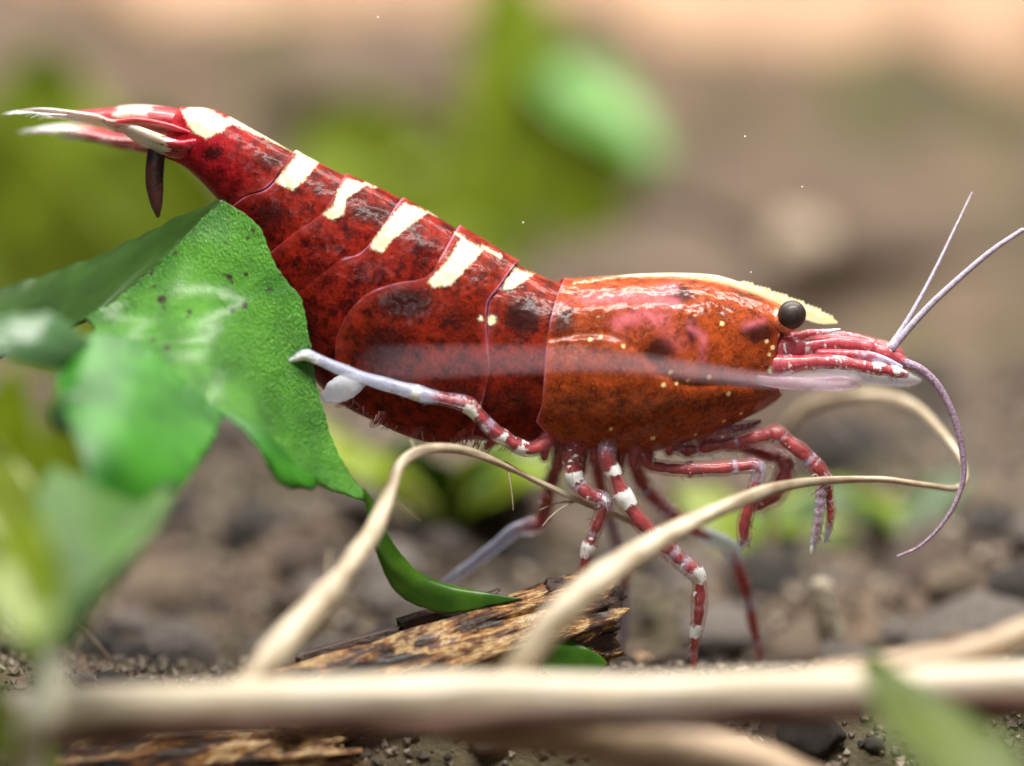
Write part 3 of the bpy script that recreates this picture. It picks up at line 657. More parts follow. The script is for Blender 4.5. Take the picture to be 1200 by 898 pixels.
limb('walking_leg', [(655, 508, -40, 11, 0, .1), (640, 520, -60, 11, 0, .2), (622, 527, -74, 9, .2, .1), (608, 523, -80, 8.5, .75, 0), (600, 519, -82, 8.5, 0, 0), (588, 511, -84, 9, .8, 0), (582, 508, -85, 9, .3, 0), (570, 497, -86, 8.5, 0, 0), (560, 486, -87, 8.5, .55, 0), (550, 476, -88, 9.5, .9, .2),
      (540, 472, -88, 9, .2, .5), (520, 468, -89, 8.5, 0, .4), (500, 464, -90, 8.5, .3, .8), (487, 460, -90, 8.5, .7, .9), (465, 454, -91, 8, 0, 1), (430, 444, -92, 7, 0, 1), (395, 431, -94, 6.5, .1, 1), (372, 421, -95, 6, .5, 1), (358, 416, -95, 6, .8, .8), (347, 420, -96, 4, .8, .8), (338, 423, -96, 2.5, .8, .8)])
limb('walking_leg', [(668, 505, 20, 12, 0, .1), (656, 535, 30, 11, 0, 0), (646, 565, 38, 10, 0, 0), (640, 595, 42, 10, 0, .1), (634, 612, 44, 11, .1, .4), (618, 618, 46, 11, .1, .6), (604, 622, 48, 9, .1, .9), (580, 641, 50, 8, 0, 1), (550, 664, 52, 7, 0, 1), (532, 676, 54, 6, .1, 1), (521, 684, 55, 4, .5, 1)])
limb('walking_leg', [(682, 505, -45, 13, 0, .2), (674, 530, -52, 12, 0, 0), (671, 548, -55, 10, .2, 0), (673, 559, -56, 10.5, .9, 0), (678, 568, -57, 10, .3, 0), (687, 578, -58, 10.5, .25, .1), (697, 583, -58, 10.5, .3, .3), (706, 587, -58, 10.5, .5, .6), (708, 595, -57, 9.5, .3, .5), (703, 608, -55, 9, 0, .2), (697, 623, -53, 8.5, .1, 0), (693, 634, -51, 8.5, .4, .3), (690, 642, -50, 8.5, .9, .4), (687, 652, -49, 8, .5, .2), (684, 664, -47, 7, 0, 0), (679, 680, -44, 6, 0, .2), (676, 690, -42, 4, .2, .2)])
limb('walking_leg', [(715, 505, -55, 13, 0, .2), (711, 530, -62, 12, 0, 0), (714, 545, -64, 10, .4, 0), (718, 553, -65, 10, .9, 0), (723, 565, -66, 10, 0, 0), (729, 580, -67, 11, .8, 0), (734, 588, -67, 11, .85, 0), (742, 601, -68, 11, 0, 0), (756, 618, -69, 11, .1, 0), (768, 630, -69, 11.5, .75, 0), (775, 636, -69, 12, .4, 0), (786, 647, -69, 11.5, 0, 0), (800, 660, -68, 11, .1, 0), (812, 668, -67, 10.5, .5, .4), (818, 676, -66, 9, .9, .8), (820, 686, -65, 9, .2, .3), (820, 700, -64, 10, 0, 0), (819, 718, -62, 10, 0, .25), (817, 733, -60, 9, .5, .4), (815, 742, -59, 7, .85, .6), (814, 752, -58, 6, .1, 0), (813, 768, -56, 5, 0, 0), (813, 784, -54, 3.5, .2, 0)])
limb('walking_leg', [(740, 510, 10, 13, 0, 0), (745, 545, 25, 12, 0, 0), (756, 572, 38, 12, 0, .2), (772, 590, 45, 12, .1, .5), (790, 605, 50, 11, .3, .4), (806, 615, 54, 10, 0, .1), (820, 625, 57, 10, .1, .5), (838, 632, 60, 10, .1, .95), (853, 640, 62, 10, .3, .95), (861, 655, 64, 9, .2, .7), (868, 675, 65, 9, 0, .1), (874, 693, 66, 9, 0, .3), (878, 708, 67, 8.5, .2, .7), (882, 730, 68, 8, 0, 0), (888, 757, 69, 6, 0, 0), (892, 780, 70, 4, 0, .2)])
limb('walking_leg', [(700, 515, 45, 12, 0, 0), (702, 560, 70, 11, 0, .2), (712, 600, 88, 10, 0, .6), (724, 640, 98, 10, .1, .6), (730, 672, 104, 9, 0, .3), (731, 705, 108, 9, 0, .8), (730, 740, 112, 8, 0, .9), (730, 772, 116, 5, 0, .9)])
# feeding legs with small brush claws
limb('claw_leg', [(748, 520, -38, 13, 0, .2), (757, 540, -46, 11, 0, .2), (763, 545, -48, 9, .7, 0), (770, 547, -49, 9, .3, 0), (785, 549, -50, 9, 0, 0), (800, 550, -52, 9.5, .2, 0), (809, 550, -53, 9.5, .7, 0), (818, 550, -54, 9.5, 0, 0), (845, 549, -57, 9.5, 0, .1), (868, 547, -59, 9, .3, .2), (880, 546, -60, 9, .3, .4), (888, 549, -60, 9, .7, .6), (888, 560, -59, 9, .2, .6), (882, 582, -56, 9, 0, .1), (876, 600, -53, 9, 0, .2), (872, 617, -50, 10, 0, .1), (872, 630, -48, 9, .2, .5), (868, 640, -46, 5, .2, .8)])
limb('claw_leg', [(770, 515, -20, 13, 0, 0), (800, 526, -24, 10, 0, .2), (806, 528, -25, 10, .5, 0), (830, 524, -30, 10, 0, 0), (862, 518, -36, 10, 0, .35), (890, 512, -42, 11, 0, 0), (906, 508, -46, 11, .1, 0), (912, 510, -47, 11, .5, 0), (920, 517, -48, 11, .1, 0), (938, 530, -50, 11, 0, .1), (952, 543, -51, 10.5, .1, .1), (961, 553, -52, 10, .2, .3), (966, 562, -52, 9.5, .7, .6)])
limb('claw_leg', [(820, 515, 30, 12, 0, .2), (870, 524, 25, 12, 0, .3), (900, 534, 15, 12, 0, .2), (914, 538, 10, 12, .6, .1), (920, 546, 6, 13, .7, .1), (918, 562, 3, 14, 0, .1), (908, 578, 0, 15, 0, .15), (892, 590, -2, 12, 0, .2), (880, 598, -4, 6, 0, .3)])
limb('claw_finger', [(965, 562, -52, 7, .3, .5), (962, 580, -52, 7, 0, .55), (960, 600, -52, 6.5, 0, .6), (957, 622, -52, 6, 0, .6), (954, 636, -52, 4.5, .4, .7), (951, 648, -52, 2, .8, .7)])
limb('claw_finger', [(968, 562, -46, 7, .2, .2), (971, 580, -45, 6.5, 0, 0), (973, 600, -44, 6, 0, 0), (972, 615, -44, 5, .2, .5), (969, 628, -44, 3, .6, .8), (967, 635, -44, 1.5, .6, .8)])
for i, (x, d, dn) in enumerate(((628, -30, 528), (640, -48, 536), (656, -20, 548), (668, -48, 545), (684, -18, 552), (698, -40, 540), (712, -56, 545), (728, -30, 552), (744, -46, 545), (762, -22, 540), (786, -34, 530))):   # pale clear bases where the legs leave the body
    limb('leg_base', [(x + 6, 492, d, 13, 0, 0), (x + 2, 512, d - 4, 12, .0, .0), (x - 1, (512 + dn) / 2, d - 6, 10, .1, .12), (x - 2, dn, d - 6, 7, .2, .2)], n=30)
# mouthparts fringe
limb('mouthpart', [(850, 480, -28, 12, 0, .1), (880, 478, -26, 9, 0, .2), (903, 470, -24, 5, 0, .3), (915, 463, -22, 2, 0, .5)], n=30)
limb('mouthpart', [(800, 505, -34, 14, 0, .3), (840, 505, -30, 12, 0, .45), (875, 500, -26, 8, 0, .5), (890, 494, -24, 3, 0, .5)], n=30)
# swimmerets under the abdomen
for i, (x, y) in enumerate(((585, 508), (545, 502), (500, 492), (455, 478), (415, 455))):
    limb('swimmeret', [(x + 10, y - 30, -38, 20, 0, 0), (x + 4, y - 10, -42, 22, 0, 0), (x - 4, y + 4, -44, 20, 0, .05), (x - 12, y + 13, -44, 13, 0, .15)], n=26, flat=.5)
v, f, u = tube(catmull(P(np.array([424, 408, 394, 384]), np.array([446, 452, 459, 464]), -72 * S), 14), np.array([8, 10, 12, 13, 14, 15, 15, 15, 15, 14, 14, 13, 11, 8]) * S, 12, flat=.5, side=(.4, 0, 1))
mesh_obj('swimmeret', v, f, M['pleopod'], shrimp)
parts = []
for i in range(90):   # fringe hairs of the swimmerets and leg bases
    x = rng.uniform(405, 625); y0 = np.interp(x, [405, 440, 500, 560, 625], [462, 487, 508, 518, 520]) + rng.uniform(-6, 3); dl = rng.uniform(4, 13); dx = rng.uniform(-10, 3); d = rng.uniform(-62, -20)
    parts.append(tube(catmull(P(np.array([x, x + dx * .4, x + dx]), np.array([y0, y0 + dl * .6, y0 + dl]), d * S), 6), np.linspace(.9, .35, 6) * S, 4))
v, f, u = merge(*parts); tag(mesh_obj('fringe_hairs', v, f, M['hair'], shrimp), kind='stuff')

# ---- head appendages
limb('antennule_base', [(912, 412, -38, 20, 0, 0), (930, 408, -40, 17, 0, .05), (945, 407, -41, 11, .8, 0), (955, 405, -41, 10, .2, 0), (975, 402, -42, 10, 0, .1), (985, 402, -42, 10.5, .3, 0), (1010, 406, -42, 10, .15, 0), (1018, 408, -42, 10, .7, 0), (1025, 411, -42, 9.5, .2, 0), (1042, 417, -42, 9.5, .5, 0), (1055, 423, -42, 8, .3, .2), (1066, 431, -42, 6, .3, .4)], mat='antennule', dots=4, bristles=True, bands=.2)
limb('antennule_base', [(908, 428, -48, 16, .1, 0), (925, 427, -52, 13, .7, 0), (935, 426, -53, 11, .1, 0), (955, 424, -55, 10, 0, .1), (972, 424, -56, 9, .5, 0), (985, 425, -57, 8.5, .75, 0), (998, 427, -58, 8, .1, 0), (1015, 430, -58, 8, .1, 0), (1027, 432, -58, 8, .85, 0), (1040, 434, -58, 7.5, .3, 0), (1050, 436, -58, 7, .85, 0), (1060, 439, -58, 5.5, .4, .5)], mat='antennule', dots=4, bristles=True, bands=.2)
limb('antennule_base', [(928, 400, -30, 12, 0, 0), (955, 397, -32, 9, .2, .1), (985, 396, -32, 8, .5, 0), (1010, 400, -32, 8, .2, .1), (1035, 410, -34, 7, .4, .1), (1052, 422, -36, 5, .3, .3)], mat='antennule', dots=4, bristles=True, bands=.2)
limb('antennule_base', [(915, 412, 30, 18, 0, 0), (950, 404, 36, 12, 0, .1), (1000, 402, 38, 10, .3, 0), (1045, 412, 38, 9, .4, 0), (1060, 424, 38, 5, .2, .5)], mat='antennule', dots=4, bristles=True, bands=.2)
limb('antennule_spine', [(935, 396, -44, 6, 0, 0), (950, 391, -46, 5, .3, .2), (968, 389, -47, 3, .5, .5), (984, 386, -48, 1.2, .6, .8)], n=30, mat='antennule')
limb('antennule_spine', [(960, 414, -50, 5, 0, .2), (1000, 416, -52, 6, .2, .4), (1030, 420, -53, 5, .3, .6), (1056, 430, -54, 2, .5, .8)], n=36, mat='antennule')
v, f, u = tube(catmull(P(np.array([868, 915, 955, 985, 1000, 1006]), np.array([442, 449, 450, 449, 450, 452]), -66 * S), 40), np.interp(np.linspace(0, 1, 40), [0, .15, .5, .85, .95, 1], [3, 6, 8, 9, 7, 2.5]) * S, 14, flat=.35, side=(0, -.35, 1))
mesh_obj('antennal_scale', v, f, M['scale'], shrimp)
v, f, u = tube(catmull(P(np.array([960, 1000, 1040, 1070, 1078]), np.array([432, 438, 443, 446, 446]), 20 * S), 40), np.interp(np.linspace(0, 1, 40), [0, .2, .6, .9, 1], [5, 10, 11, 8, 2]) * S, 14, flat=.3, side=(0, -.35, 1))
mesh_obj('antennal_scale', v, f, M['pleopod'], shrimp)
def feeler(pts, r0, r1, mat, n=140, ring=.016):
    a = np.array(pts, float); n = int(n * 2.2); c = catmull(P(a[:, 0], a[:, 1], a[:, 2] * S), n); t = np.linspace(0, 1, n)
    r = (r0 + (r1 - r0) * t) * (1 + ring * np.sign(np.sin(t * n * 1.05))) * S
    v, f, u = tube(c, r, 8); return mesh_obj('feeler', v, f, M[mat], shrimp)
feeler([(1042, 407, -42), (1058, 384, -36), (1076, 354, -30), (1098, 312, -20), (1120, 266, -8), (1139, 226, 6)], 3.4, 1.0, 'flag')
feeler([(1047, 407, -46), (1066, 384, -48), (1092, 356, -50), (1130, 321, -54), (1165, 292, -60), (1198, 270, -66)], 4.6, 2.8, 'flag')
feeler([(1058, 424, -44), (1080, 434, -46), (1100, 454, -48), (1117, 487, -50), (1127, 525, -50), (1129, 560, -50), (1118, 593, -50), (1098, 622, -48), (1075, 642, -46), (1052, 652, -44)], 5.4, 1.5, 'flagred', n=200)
# long antenna that sweeps forward and back past the near flank
feeler([(905, 443, -48), (960, 452, -75), (995, 452, -110), (1003, 446, -150), (975, 444, -200), (900, 446, -260), (820, 436, -330), (720, 424, -410), (620, 422, -490), (520, 424, -560), (440, 428, -600)], 6.5, 2.0, 'flagnear', n=220)

# ---- tail fan
def paddle(name, pts, mat='fan', side=(0, 1, .25), flat=.32, n=60):
    a = np.array(pts, float); a[:, 2] += 85 * np.clip((222 - a[:, 0]) / 200, 0, 1); c = catmull(np.c_[P(a[:, 0], a[:, 1], a[:, 2] * S), a[:, 3:]], n)
    v, f, u = tube(c[:, :3], np.maximum(c[:, 3], .8) * S, 16, flat=flat, side=side); i = u * (n - 1)
    return mesh_obj(name, v, f, M[mat], shrimp, attrs=dict(white=np.interp(i, np.arange(n), c[:, 4]), lilac=np.interp(i, np.arange(n), c[:, 5])))
paddle('telson', [(235, 146, 0, 18, 0, 0), (212, 139, 0, 22, 0, 0), (192, 134, 0, 22, .15, 0), (168, 131, 0, 20, .8, 0), (148, 131, 0, 19, .7, 0), (125, 133, 0, 16, 0, 0), (95, 134, 0, 12, .2, 0), (60, 135, 0, 8, .6, .2)], flat=.36)
paddle('tail_paddle', [(222, 158, -16, 16, 0, 0), (195, 150, -26, 20, 0, 0), (165, 146, -34, 22, 0, 0), (137, 148, -38, 22, .25, 0), (118, 142, -40, 21, .95, 0), (85, 136, -42, 18, 1, .3), (50, 131, -44, 12, 1, .6), (18, 131, -46, 3, 1, 1)], side=(0, 1, -.25), flat=.25)
paddle('tail_paddle', [(228, 172, -20, 16, 0, 0), (214, 176, -26, 19, .05, .1), (200, 174, -30, 20, .5, 0), (185, 168, -34, 20, 1, 0), (160, 157, -40, 17, 1, 0), (142, 150, -44, 8, .9, 0)], side=(0, .9, -.5), flat=.42)
paddle('tail_paddle', [(222, 165, 14, 15, 0, 0), (190, 166, 24, 20, 0, 0), (160, 164, 34, 22, .1, 0), (128, 160, 42, 21, 0, 0), (100, 154, 46, 20, .4, 0), (75, 151, 50, 18, 1, .2), (50, 152, 54, 12, 1, .5), (34, 154, 56, 3, 1, .8)], side=(0, 1, .2), flat=.3)
paddle('tail_paddle', [(222, 170, 20, 15, 0, 0), (190, 176, 30, 17, 0, 0), (150, 170, 40, 17, .4, 0), (110, 162, 48, 13, .5, .2), (80, 160, 54, 5, .8, .3)], side=(0, 1, .1), flat=.35)
parts = []
for i in range(70):      # feathery fringe round the ends of the tail fan
    tip, y0, d = ((18, 131, 40), (34, 154, 138), (60, 135, 68), (80, 160, 114))[i % 4]; k = rng.uniform(0, 1)
    x = tip + 60 * k; yb = y0 + (4 if i % 4 != 1 else -2) * k; dd = d - 60 * k + rng.uniform(-18, 18) * (.3 + k)
    parts.append(tube(catmull(P(np.array([x, x - 8, x - rng.uniform(12, 22)]), np.array([yb, yb + rng.uniform(-1, 2), yb + rng.uniform(-3, 5)]), dd * S), 5), np.linspace(.9, .3, 5) * S, 3))
hv, hf, hu = merge(*parts); tag(mesh_obj('fringe_hairs', hv, hf, M['palehair'], shrimp), kind='stuff')
v, f, u = tube(catmull(P(np.array([184, 182, 181, 183, 185]), np.array([170, 190, 212, 236, 253]), -10 * S), 30), np.interp(np.linspace(0, 1, 30), [0, .3, .6, .85, 1], [10, 11, 10.5, 7, 2.5]) * S, 14, flat=.6, side=(1, 0, 0))
mesh_obj('tail_spine', v, f, M['spine'], shrimp)
# ------------------------------------------------------------------ the fern in front of the tail
def patch(c_top, c_right, c_bottom, c_left, nu=70, nv=70, jit=2.0, seed=0):
    """Coons patch from four curves of (px,py,depth px); top and bottom run left to right, left and right run top to bottom"""
    T, B = catmull(c_top, nu), catmull(c_bottom, nu); L, R = catmull(c_left, nv), catmull(c_right, nv)
    r = np.random.default_rng(seed)
    u = np.linspace(0, 1, nu)[None, :, None]; v = np.linspace(0, 1, nv)[:, None, None]
    g = (1 - v) * T[None] + v * B[None] + (1 - u) * L[:, None] + u * R[:, None] - ((1 - u) * (1 - v) * T[0] + u * (1 - v) * T[-1] + (1 - u) * v * B[0] + u * v * B[-1])
    iu, iv = np.arange(nu), np.arange(nv)                      # uneven margin, only near the edges
    def wave(k): w = sum(np.sin(k * fq + r.uniform(0, 6)) for fq in (.35, .8, 1.7)) / 3 * jit; return w * np.clip(np.minimum(np.arange(len(k)), np.arange(len(k))[::-1]) / 4, 0, 1)
    for wv, fall, ax in ((wave(iu)[None], np.exp(-iv / 3.0)[:, None], 1), (wave(iu)[None], np.exp(-iv[::-1] / 3.0)[:, None], 1), (wave(iv)[:, None], np.exp(-iu / 3.0)[None], 0), (wave(iv)[:, None], np.exp(-iu[::-1] / 3.0)[None], 0)):
        g[..., ax] += wv * fall
    return g
SPK = [(190, 352, 7), (193, 362, 3), (182, 337, 3), (206, 297, 4), (187, 291, 3), (179, 321, 3), (268, 325, 5), (271, 331, 3), (286, 358, 5), (272, 364, 4), (222, 367, 4), (220, 373, 3), (296, 270, 4), (290, 279, 3), (266, 285, 3), (288, 322, 4), (262, 322, 2), (195, 409, 5), (179, 400, 3), (150, 325, 12), (140, 334, 8), (165, 318, 8), (332, 322, 5), (238, 390, 3), (308, 262, 4), (316, 340, 4)]
fern = thing('fern', 'bright green fern with folded leaf touching the belly of the shrimp', 'fern', gnd(40, -.95))
def patch_obj(name, g, mat, bulge=0.0, seed=0, specks=False, thick=.010):
    nv, nu = g.shape[:2]; r = np.random.default_rng(seed)
    u = np.linspace(0, 1, nu)[None]; v = np.linspace(0, 1, nv)[:, None]; ph = r.uniform(0, 6, 4)
    dep = g[..., 2] - bulge * np.sin(np.pi * u) * np.sin(np.pi * v) + 2.4 * np.sin(4 * u + 3 * v + ph[0]) * np.sin(np.pi * u) + .5 * np.sin(13 * v - 4 * u + ph[1]) * np.sin(np.pi * v)
    V = P(g[..., 0], g[..., 1], dep * S).reshape(-1, 3); q = g[..., :2].reshape(-1, 2)
    sp = np.full(len(q), -30.)
    if specks:
        for x, y, rr in SPK: sp = np.maximum(sp, rr * .8 - np.hypot(q[:, 0] - x, q[:, 1] - y))
    o = mesh_obj(name, V, grid_faces(nv, nu), M[mat], fern, attrs=dict(speck=sp)); add_mod(o, 'SOLIDIFY', thickness=thick, offset=0); return o
g = patch([(100, 373, -105), (150, 342, -92), (205, 290, -80), (240, 254, -74), (263, 236, -70)],
          [(263, 236, -70), (302, 264, -70), (318, 302, -72), (336, 330, -76), (353, 353, -80), (361, 390, -84), (366, 425, -86), (378, 480, -92), (402, 545, -110), (438, 592, -120)],
          [(86, 430, -240), (140, 452, -235), (200, 470, -222), (260, 486, -205), (310, 515, -178), (350, 555, -150), (400, 578, -132), (438, 592, -120)],
          [(100, 373, -105), (112, 388, -150), (100, 405, -200), (86, 430, -240)], 120, 110, 1.6, 3)
patch_obj('leaf', g, 'leaf', 4, 5, True)
g = patch([(66, 425, -270), (105, 394, -245), (165, 405, -225), (262, 488, -207)], [(262, 488, -207), (240, 530, -270), (205, 580, -330), (165, 625, -360)],
          [(108, 580, -420), (125, 605, -410), (145, 625, -385), (165, 625, -360)], [(66, 425, -270), (68, 460, -330), (90, 520, -390), (108, 580, -420)], 60, 60, 2.5, 4)
patch_obj('leaf_lobe', g, 'leaf_lobe', 14, 6)
v, f, u = tube(catmull(P(np.array([90, 76, 68, 70, 80]), np.array([470, 472, 484, 496, 500]), -.85), 20), np.full(20, .022), 10); mesh_obj('leaf_lobe', v, f, M['leaf_pale'], fern)
g = patch([(255, 482, -210), (300, 500, -195), (340, 540, -175), (372, 562, -155)], [(372, 562, -155), (368, 572, -160), (362, 572, -165), (352, 568, -170)],
          [(312, 540, -215), (325, 562, -205), (338, 572, -190), (352, 568, -170)], [(255, 482, -210), (280, 500, -213), (300, 520, -215), (312, 540, -215)], 30, 24, 2, 9)
patch_obj('leaf_lobe', g, 'leaf_lobe', 6, 9)
g = patch([(-190, 420, 110), (-60, 358, 90), (60, 322, 60), (150, 285, 20), (245, 240, -40), (262, 236, -70)], [(262, 236, -70), (240, 257, -74), (205, 291, -80), (160, 336, -90)],
          [(-190, 426, 104), (-60, 440, 0), (30, 405, -60), (100, 376, -104), (160, 336, -90)], [(-190, 420, 110), (-192, 422, 108), (-192, 424, 106), (-190, 426, 104)], 60, 40, 3, 11)
patch_obj('leaf', g, 'leaf_dark', 4, 12)  # darker green paints in the shade on the underside of the fold
g = patch([(-20, 375, -330), (30, 370, -320), (70, 374, -300), (104, 400, -262)], [(104, 400, -262), (102, 408, -264), (98, 416, -266), (90, 422, -268)],
          [(-20, 400, -360), (20, 425, -350), (60, 432, -315), (90, 422, -268)], [(-20, 375, -330), (-24, 384, -340), (-24, 392, -350), (-20, 400, -360)], 30, 24, 3, 13)
patch_obj('leaf_lobe', g, 'leaf_pale', 10, 13)
# tongue of the leaf that runs on behind the pale root and down to the wood
g = patch([(425, 570, -128), (436, 586, -124), (446, 612, -118), (456, 636, -112)], [(456, 636, -112), (490, 672, -100), (540, 690, -92), (612, 702, -85)],
          [(445, 655, -118), (470, 702, -112), (530, 724, -100), (612, 712, -86)], [(425, 570, -128), (430, 600, -126), (436, 630, -122), (445, 655, -118)], 40, 30, 1.5, 15)
patch_obj('leaf_tip', g, 'leaf_mid', 6, 15)
g = patch([(628, 752, -110), (645, 738, -105), (660, 742, -100), (672, 752, -100)], [(672, 752, -100), (690, 762, -100), (705, 770, -100), (712, 778, -100)],
          [(640, 790, -120), (660, 800, -115), (690, 795, -108), (712, 778, -100)], [(628, 752, -110), (630, 765, -112), (634, 780, -116), (640, 790, -120)], 24, 24, 1.5, 16)
o = patch_obj('leaf_scrap', g, 'leaf_mid', 6, 16)
fs = o; fs.parent = None; fs.matrix_parent_inverse = Matrix(); tag(fs, 'small scrap of green leaf beside the broken wood', 'leaf')
# yellow-green lower fronds and stem at the left
stem(fern, [(*gnd(40, -.95)[:2], gnd(40, -.95)[2]), PT(52, 860, -.98), PT(50, 770, -1.0), PT(70, 660, -1.0), PT(120, 590, -.95)], .04, .03, 'leaf_lime')
g = patch([(60, 545, -415), (110, 570, -420), (160, 590, -390), (205, 560, -330)], [(205, 560, -330), (190, 610, -420), (160, 640, -480), (120, 700, -540)],
          [(28, 780, -640), (55, 770, -630), (80, 750, -600), (120, 700, -540)], [(60, 545, -415), (40, 600, -480), (52, 680, -560), (28, 780, -640)], 60, 60, 7, 44)
patch_obj('leaf_lobe', g, 'leaf_mid2', 20, 46)
leaf(fern, 'leaf_lime', PT(45, 760, -1.7), PT(40, 600, -1.5), .17, (-.03, 0, 0), seed=22, up=(0, -.3, 1))
leaf(fern, 'leaf_olive', PT(10, 640, -1.2), PT(-10, 520, -1.1), .16, (0, 0, 0), seed=23, up=(0, -.3, 1))
leaf(fern, 'leaf_lime', PT(0, 890, -1.6), PT(-20, 770, -1.6), .10, (0, 0, 0), seed=24)
for q in ((40, 770, -1.55), (45, 760, -1.7), (10, 640, -1.2), (0, 890, -1.6)):
    stem(fern, [PT(51, 850, -.98), PT(q[0] * .5 + 25, q[1] * .5 + 430, q[2] * .5 - .5), PT(*q)], .012, .010, 'leaf_lime', 'petiole')
# white stem crossing the stick at the left
p = thing('plant_shoot', 'pale blurred shoot crossing the left end of the peeled stick', 'shoot', gnd(60, -1.15))
stem(p, [gnd(35, -1.3), PT(30, 910, -1.40), PT(52, 830, -1.42), PT(58, 765, -1.25)], .045, .04, 'shoot')

# ------------------------------------------------------------------ sticks, roots, rotten wood
def rod(name, label, cat, pts, rad, mat, n=90, wob=.12, seed=0, nseg=18, rootlets=0):
    a = np.array(pts, float); c = catmull(P(a[:, 0], a[:, 1], a[:, 2]), n)
    v, f, u = tube(c, np.interp(np.linspace(0, 1, n), np.linspace(0, 1, len(rad)), rad), nseg, wob=wob, seed=seed)
    o = tag(mesh_obj(name, v, f, M[mat]), label, cat)
    rl = np.random.default_rng(seed + 70)
    for _ in range(rootlets):                      # fine side rootlets
        k = rl.integers(8, n - 8); d = rl.normal(0, 1, 3); d[1] *= .6; d /= np.linalg.norm(d); L = rl.uniform(.05, .16)
        q = c[k] + np.outer(np.linspace(0, 1, 6), d) * L + np.outer(np.linspace(0, 1, 6) ** 2, (rl.normal(0, .03), rl.normal(0, .03), -.04))
        hv, hf, hu = tube(q, np.linspace(.004, .0012, 6), 5); mesh_obj('rootlet', hv, hf, M[mat], o)
    return o
rod('peeled_stick', 'long peeled pale stick lying across in front of the shrimp', 'stick', [(-330, 858, -1.05), (-60, 844, -1.08), (200, 829, -1.1), (480, 819, -1.12), (760, 819, -1.12), (1000, 811, -1.1), (1260, 800, -1.06), (1540, 786, -1.0)], [.058, .060, .060, .061, .059, .058, .057, .056], 'stick', 160, .07, 4); STK = bpy.context.scene.objects['peeled_stick']
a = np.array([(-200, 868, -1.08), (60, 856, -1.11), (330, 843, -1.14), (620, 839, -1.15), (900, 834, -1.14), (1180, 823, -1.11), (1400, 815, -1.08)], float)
v, f, u = tube(catmull(P(a[:, 0], a[:, 1], a[:, 2]), 120), np.full(120, .040), 16, wob=.22, seed=31); mesh_obj('bark_or_shade_strip', v, f, M['shadebrown'], STK)  # brown strip standing in for shade along the stick's underside
rod('tan_stick', 'tan stick slanting down under the peeled stick', 'stick', [(470, 838, -1.02), (600, 848, -.98), (700, 858, -.96), (800, 880, -.95), (930, 925, -.95), (1060, 985, -.95), (1200, 1090, -.95)], [.05, .075, .08, .08, .08, .07, .07], 'stick2', 70, .08, 5)
rod('brown_twig', 'thin brown twig resting on the right end of the peeled stick', 'twig', [(960, 788, -.99), (1060, 778, -.98), (1150, 762, -.96), (1215, 737, -.94), (1330, 715, -.92), (1500, 770, -.9)], [.02, .035, .035, .035, .03, .03], 'stick2', 50, .1, 6)
rod('curled_root', 'long pale root curling back on itself before the head', 'root', [(596, 802, -1.0), (640, 738, -.95), (700, 682, -.80), (760, 640, -.66), (830, 603, -.50), (900, 575, -.34), (960, 564, -.22), (1030, 562, -.13), (1085, 569, -.06), (1116, 573, 0.0), (1130, 566, .05), (1131, 549, .09), (1120, 527, .16), (1100, 502, .28), (1072, 476, .42), (1035, 464, .55), (980, 468, .75), (930, 490, .95), (908, 560, 1.15), (905, 690, 1.25)],
    [0.0403, 0.0386, 0.0353, 0.0294, 0.0235, 0.0185, 0.0151, 0.0126, 0.0101, 0.0084, 0.0084, 0.0118, 0.0151, 0.0176, 0.0176, 0.0168, 0.0151, 0.0134, 0.0126, 0.0118], 'root', 220, .24, 7, 14, 9)
rod('arched_root', 'pale root arching up beside the leaf tip then running under the legs', 'root', [(285, 806, -1.02), (330, 757, -.92), (390, 690, -.74), (436, 624, -.56), (458, 575, -.44), (470, 545, -.38), (495, 528, -.34), (535, 526, -.28), (580, 541, -.22), (640, 569, -.15), (690, 592, -.09), (726, 606, -.05), (752, 618, -.0)],
    [0.0386, 0.037, 0.0344, 0.0302, 0.0252, 0.021, 0.0168, 0.0134, 0.0109, 0.0092, 0.0084, 0.0076, 0.0067], 'root', 200, .24, 8, 14, 9)
rod('root_stub', 'short pale root stub standing upright on the soil', 'root', [(978, 790, .55), (974, 750, .5), (966, 715, .46), (963, 690, .45)], [.045, .045, .042, .036], 'rootwhite', 40, .12, 9)
rod('fine_root', 'fine white root hair hanging beside the fern', 'root', [(128, 772, -.5), (112, 752, -.5), (92, 732, -.5), (80, 722, -.6), (70, 700, -.85)], [.004, .005, .005, .005, .005], 'rootwhite', 30, 0, 10, 6)

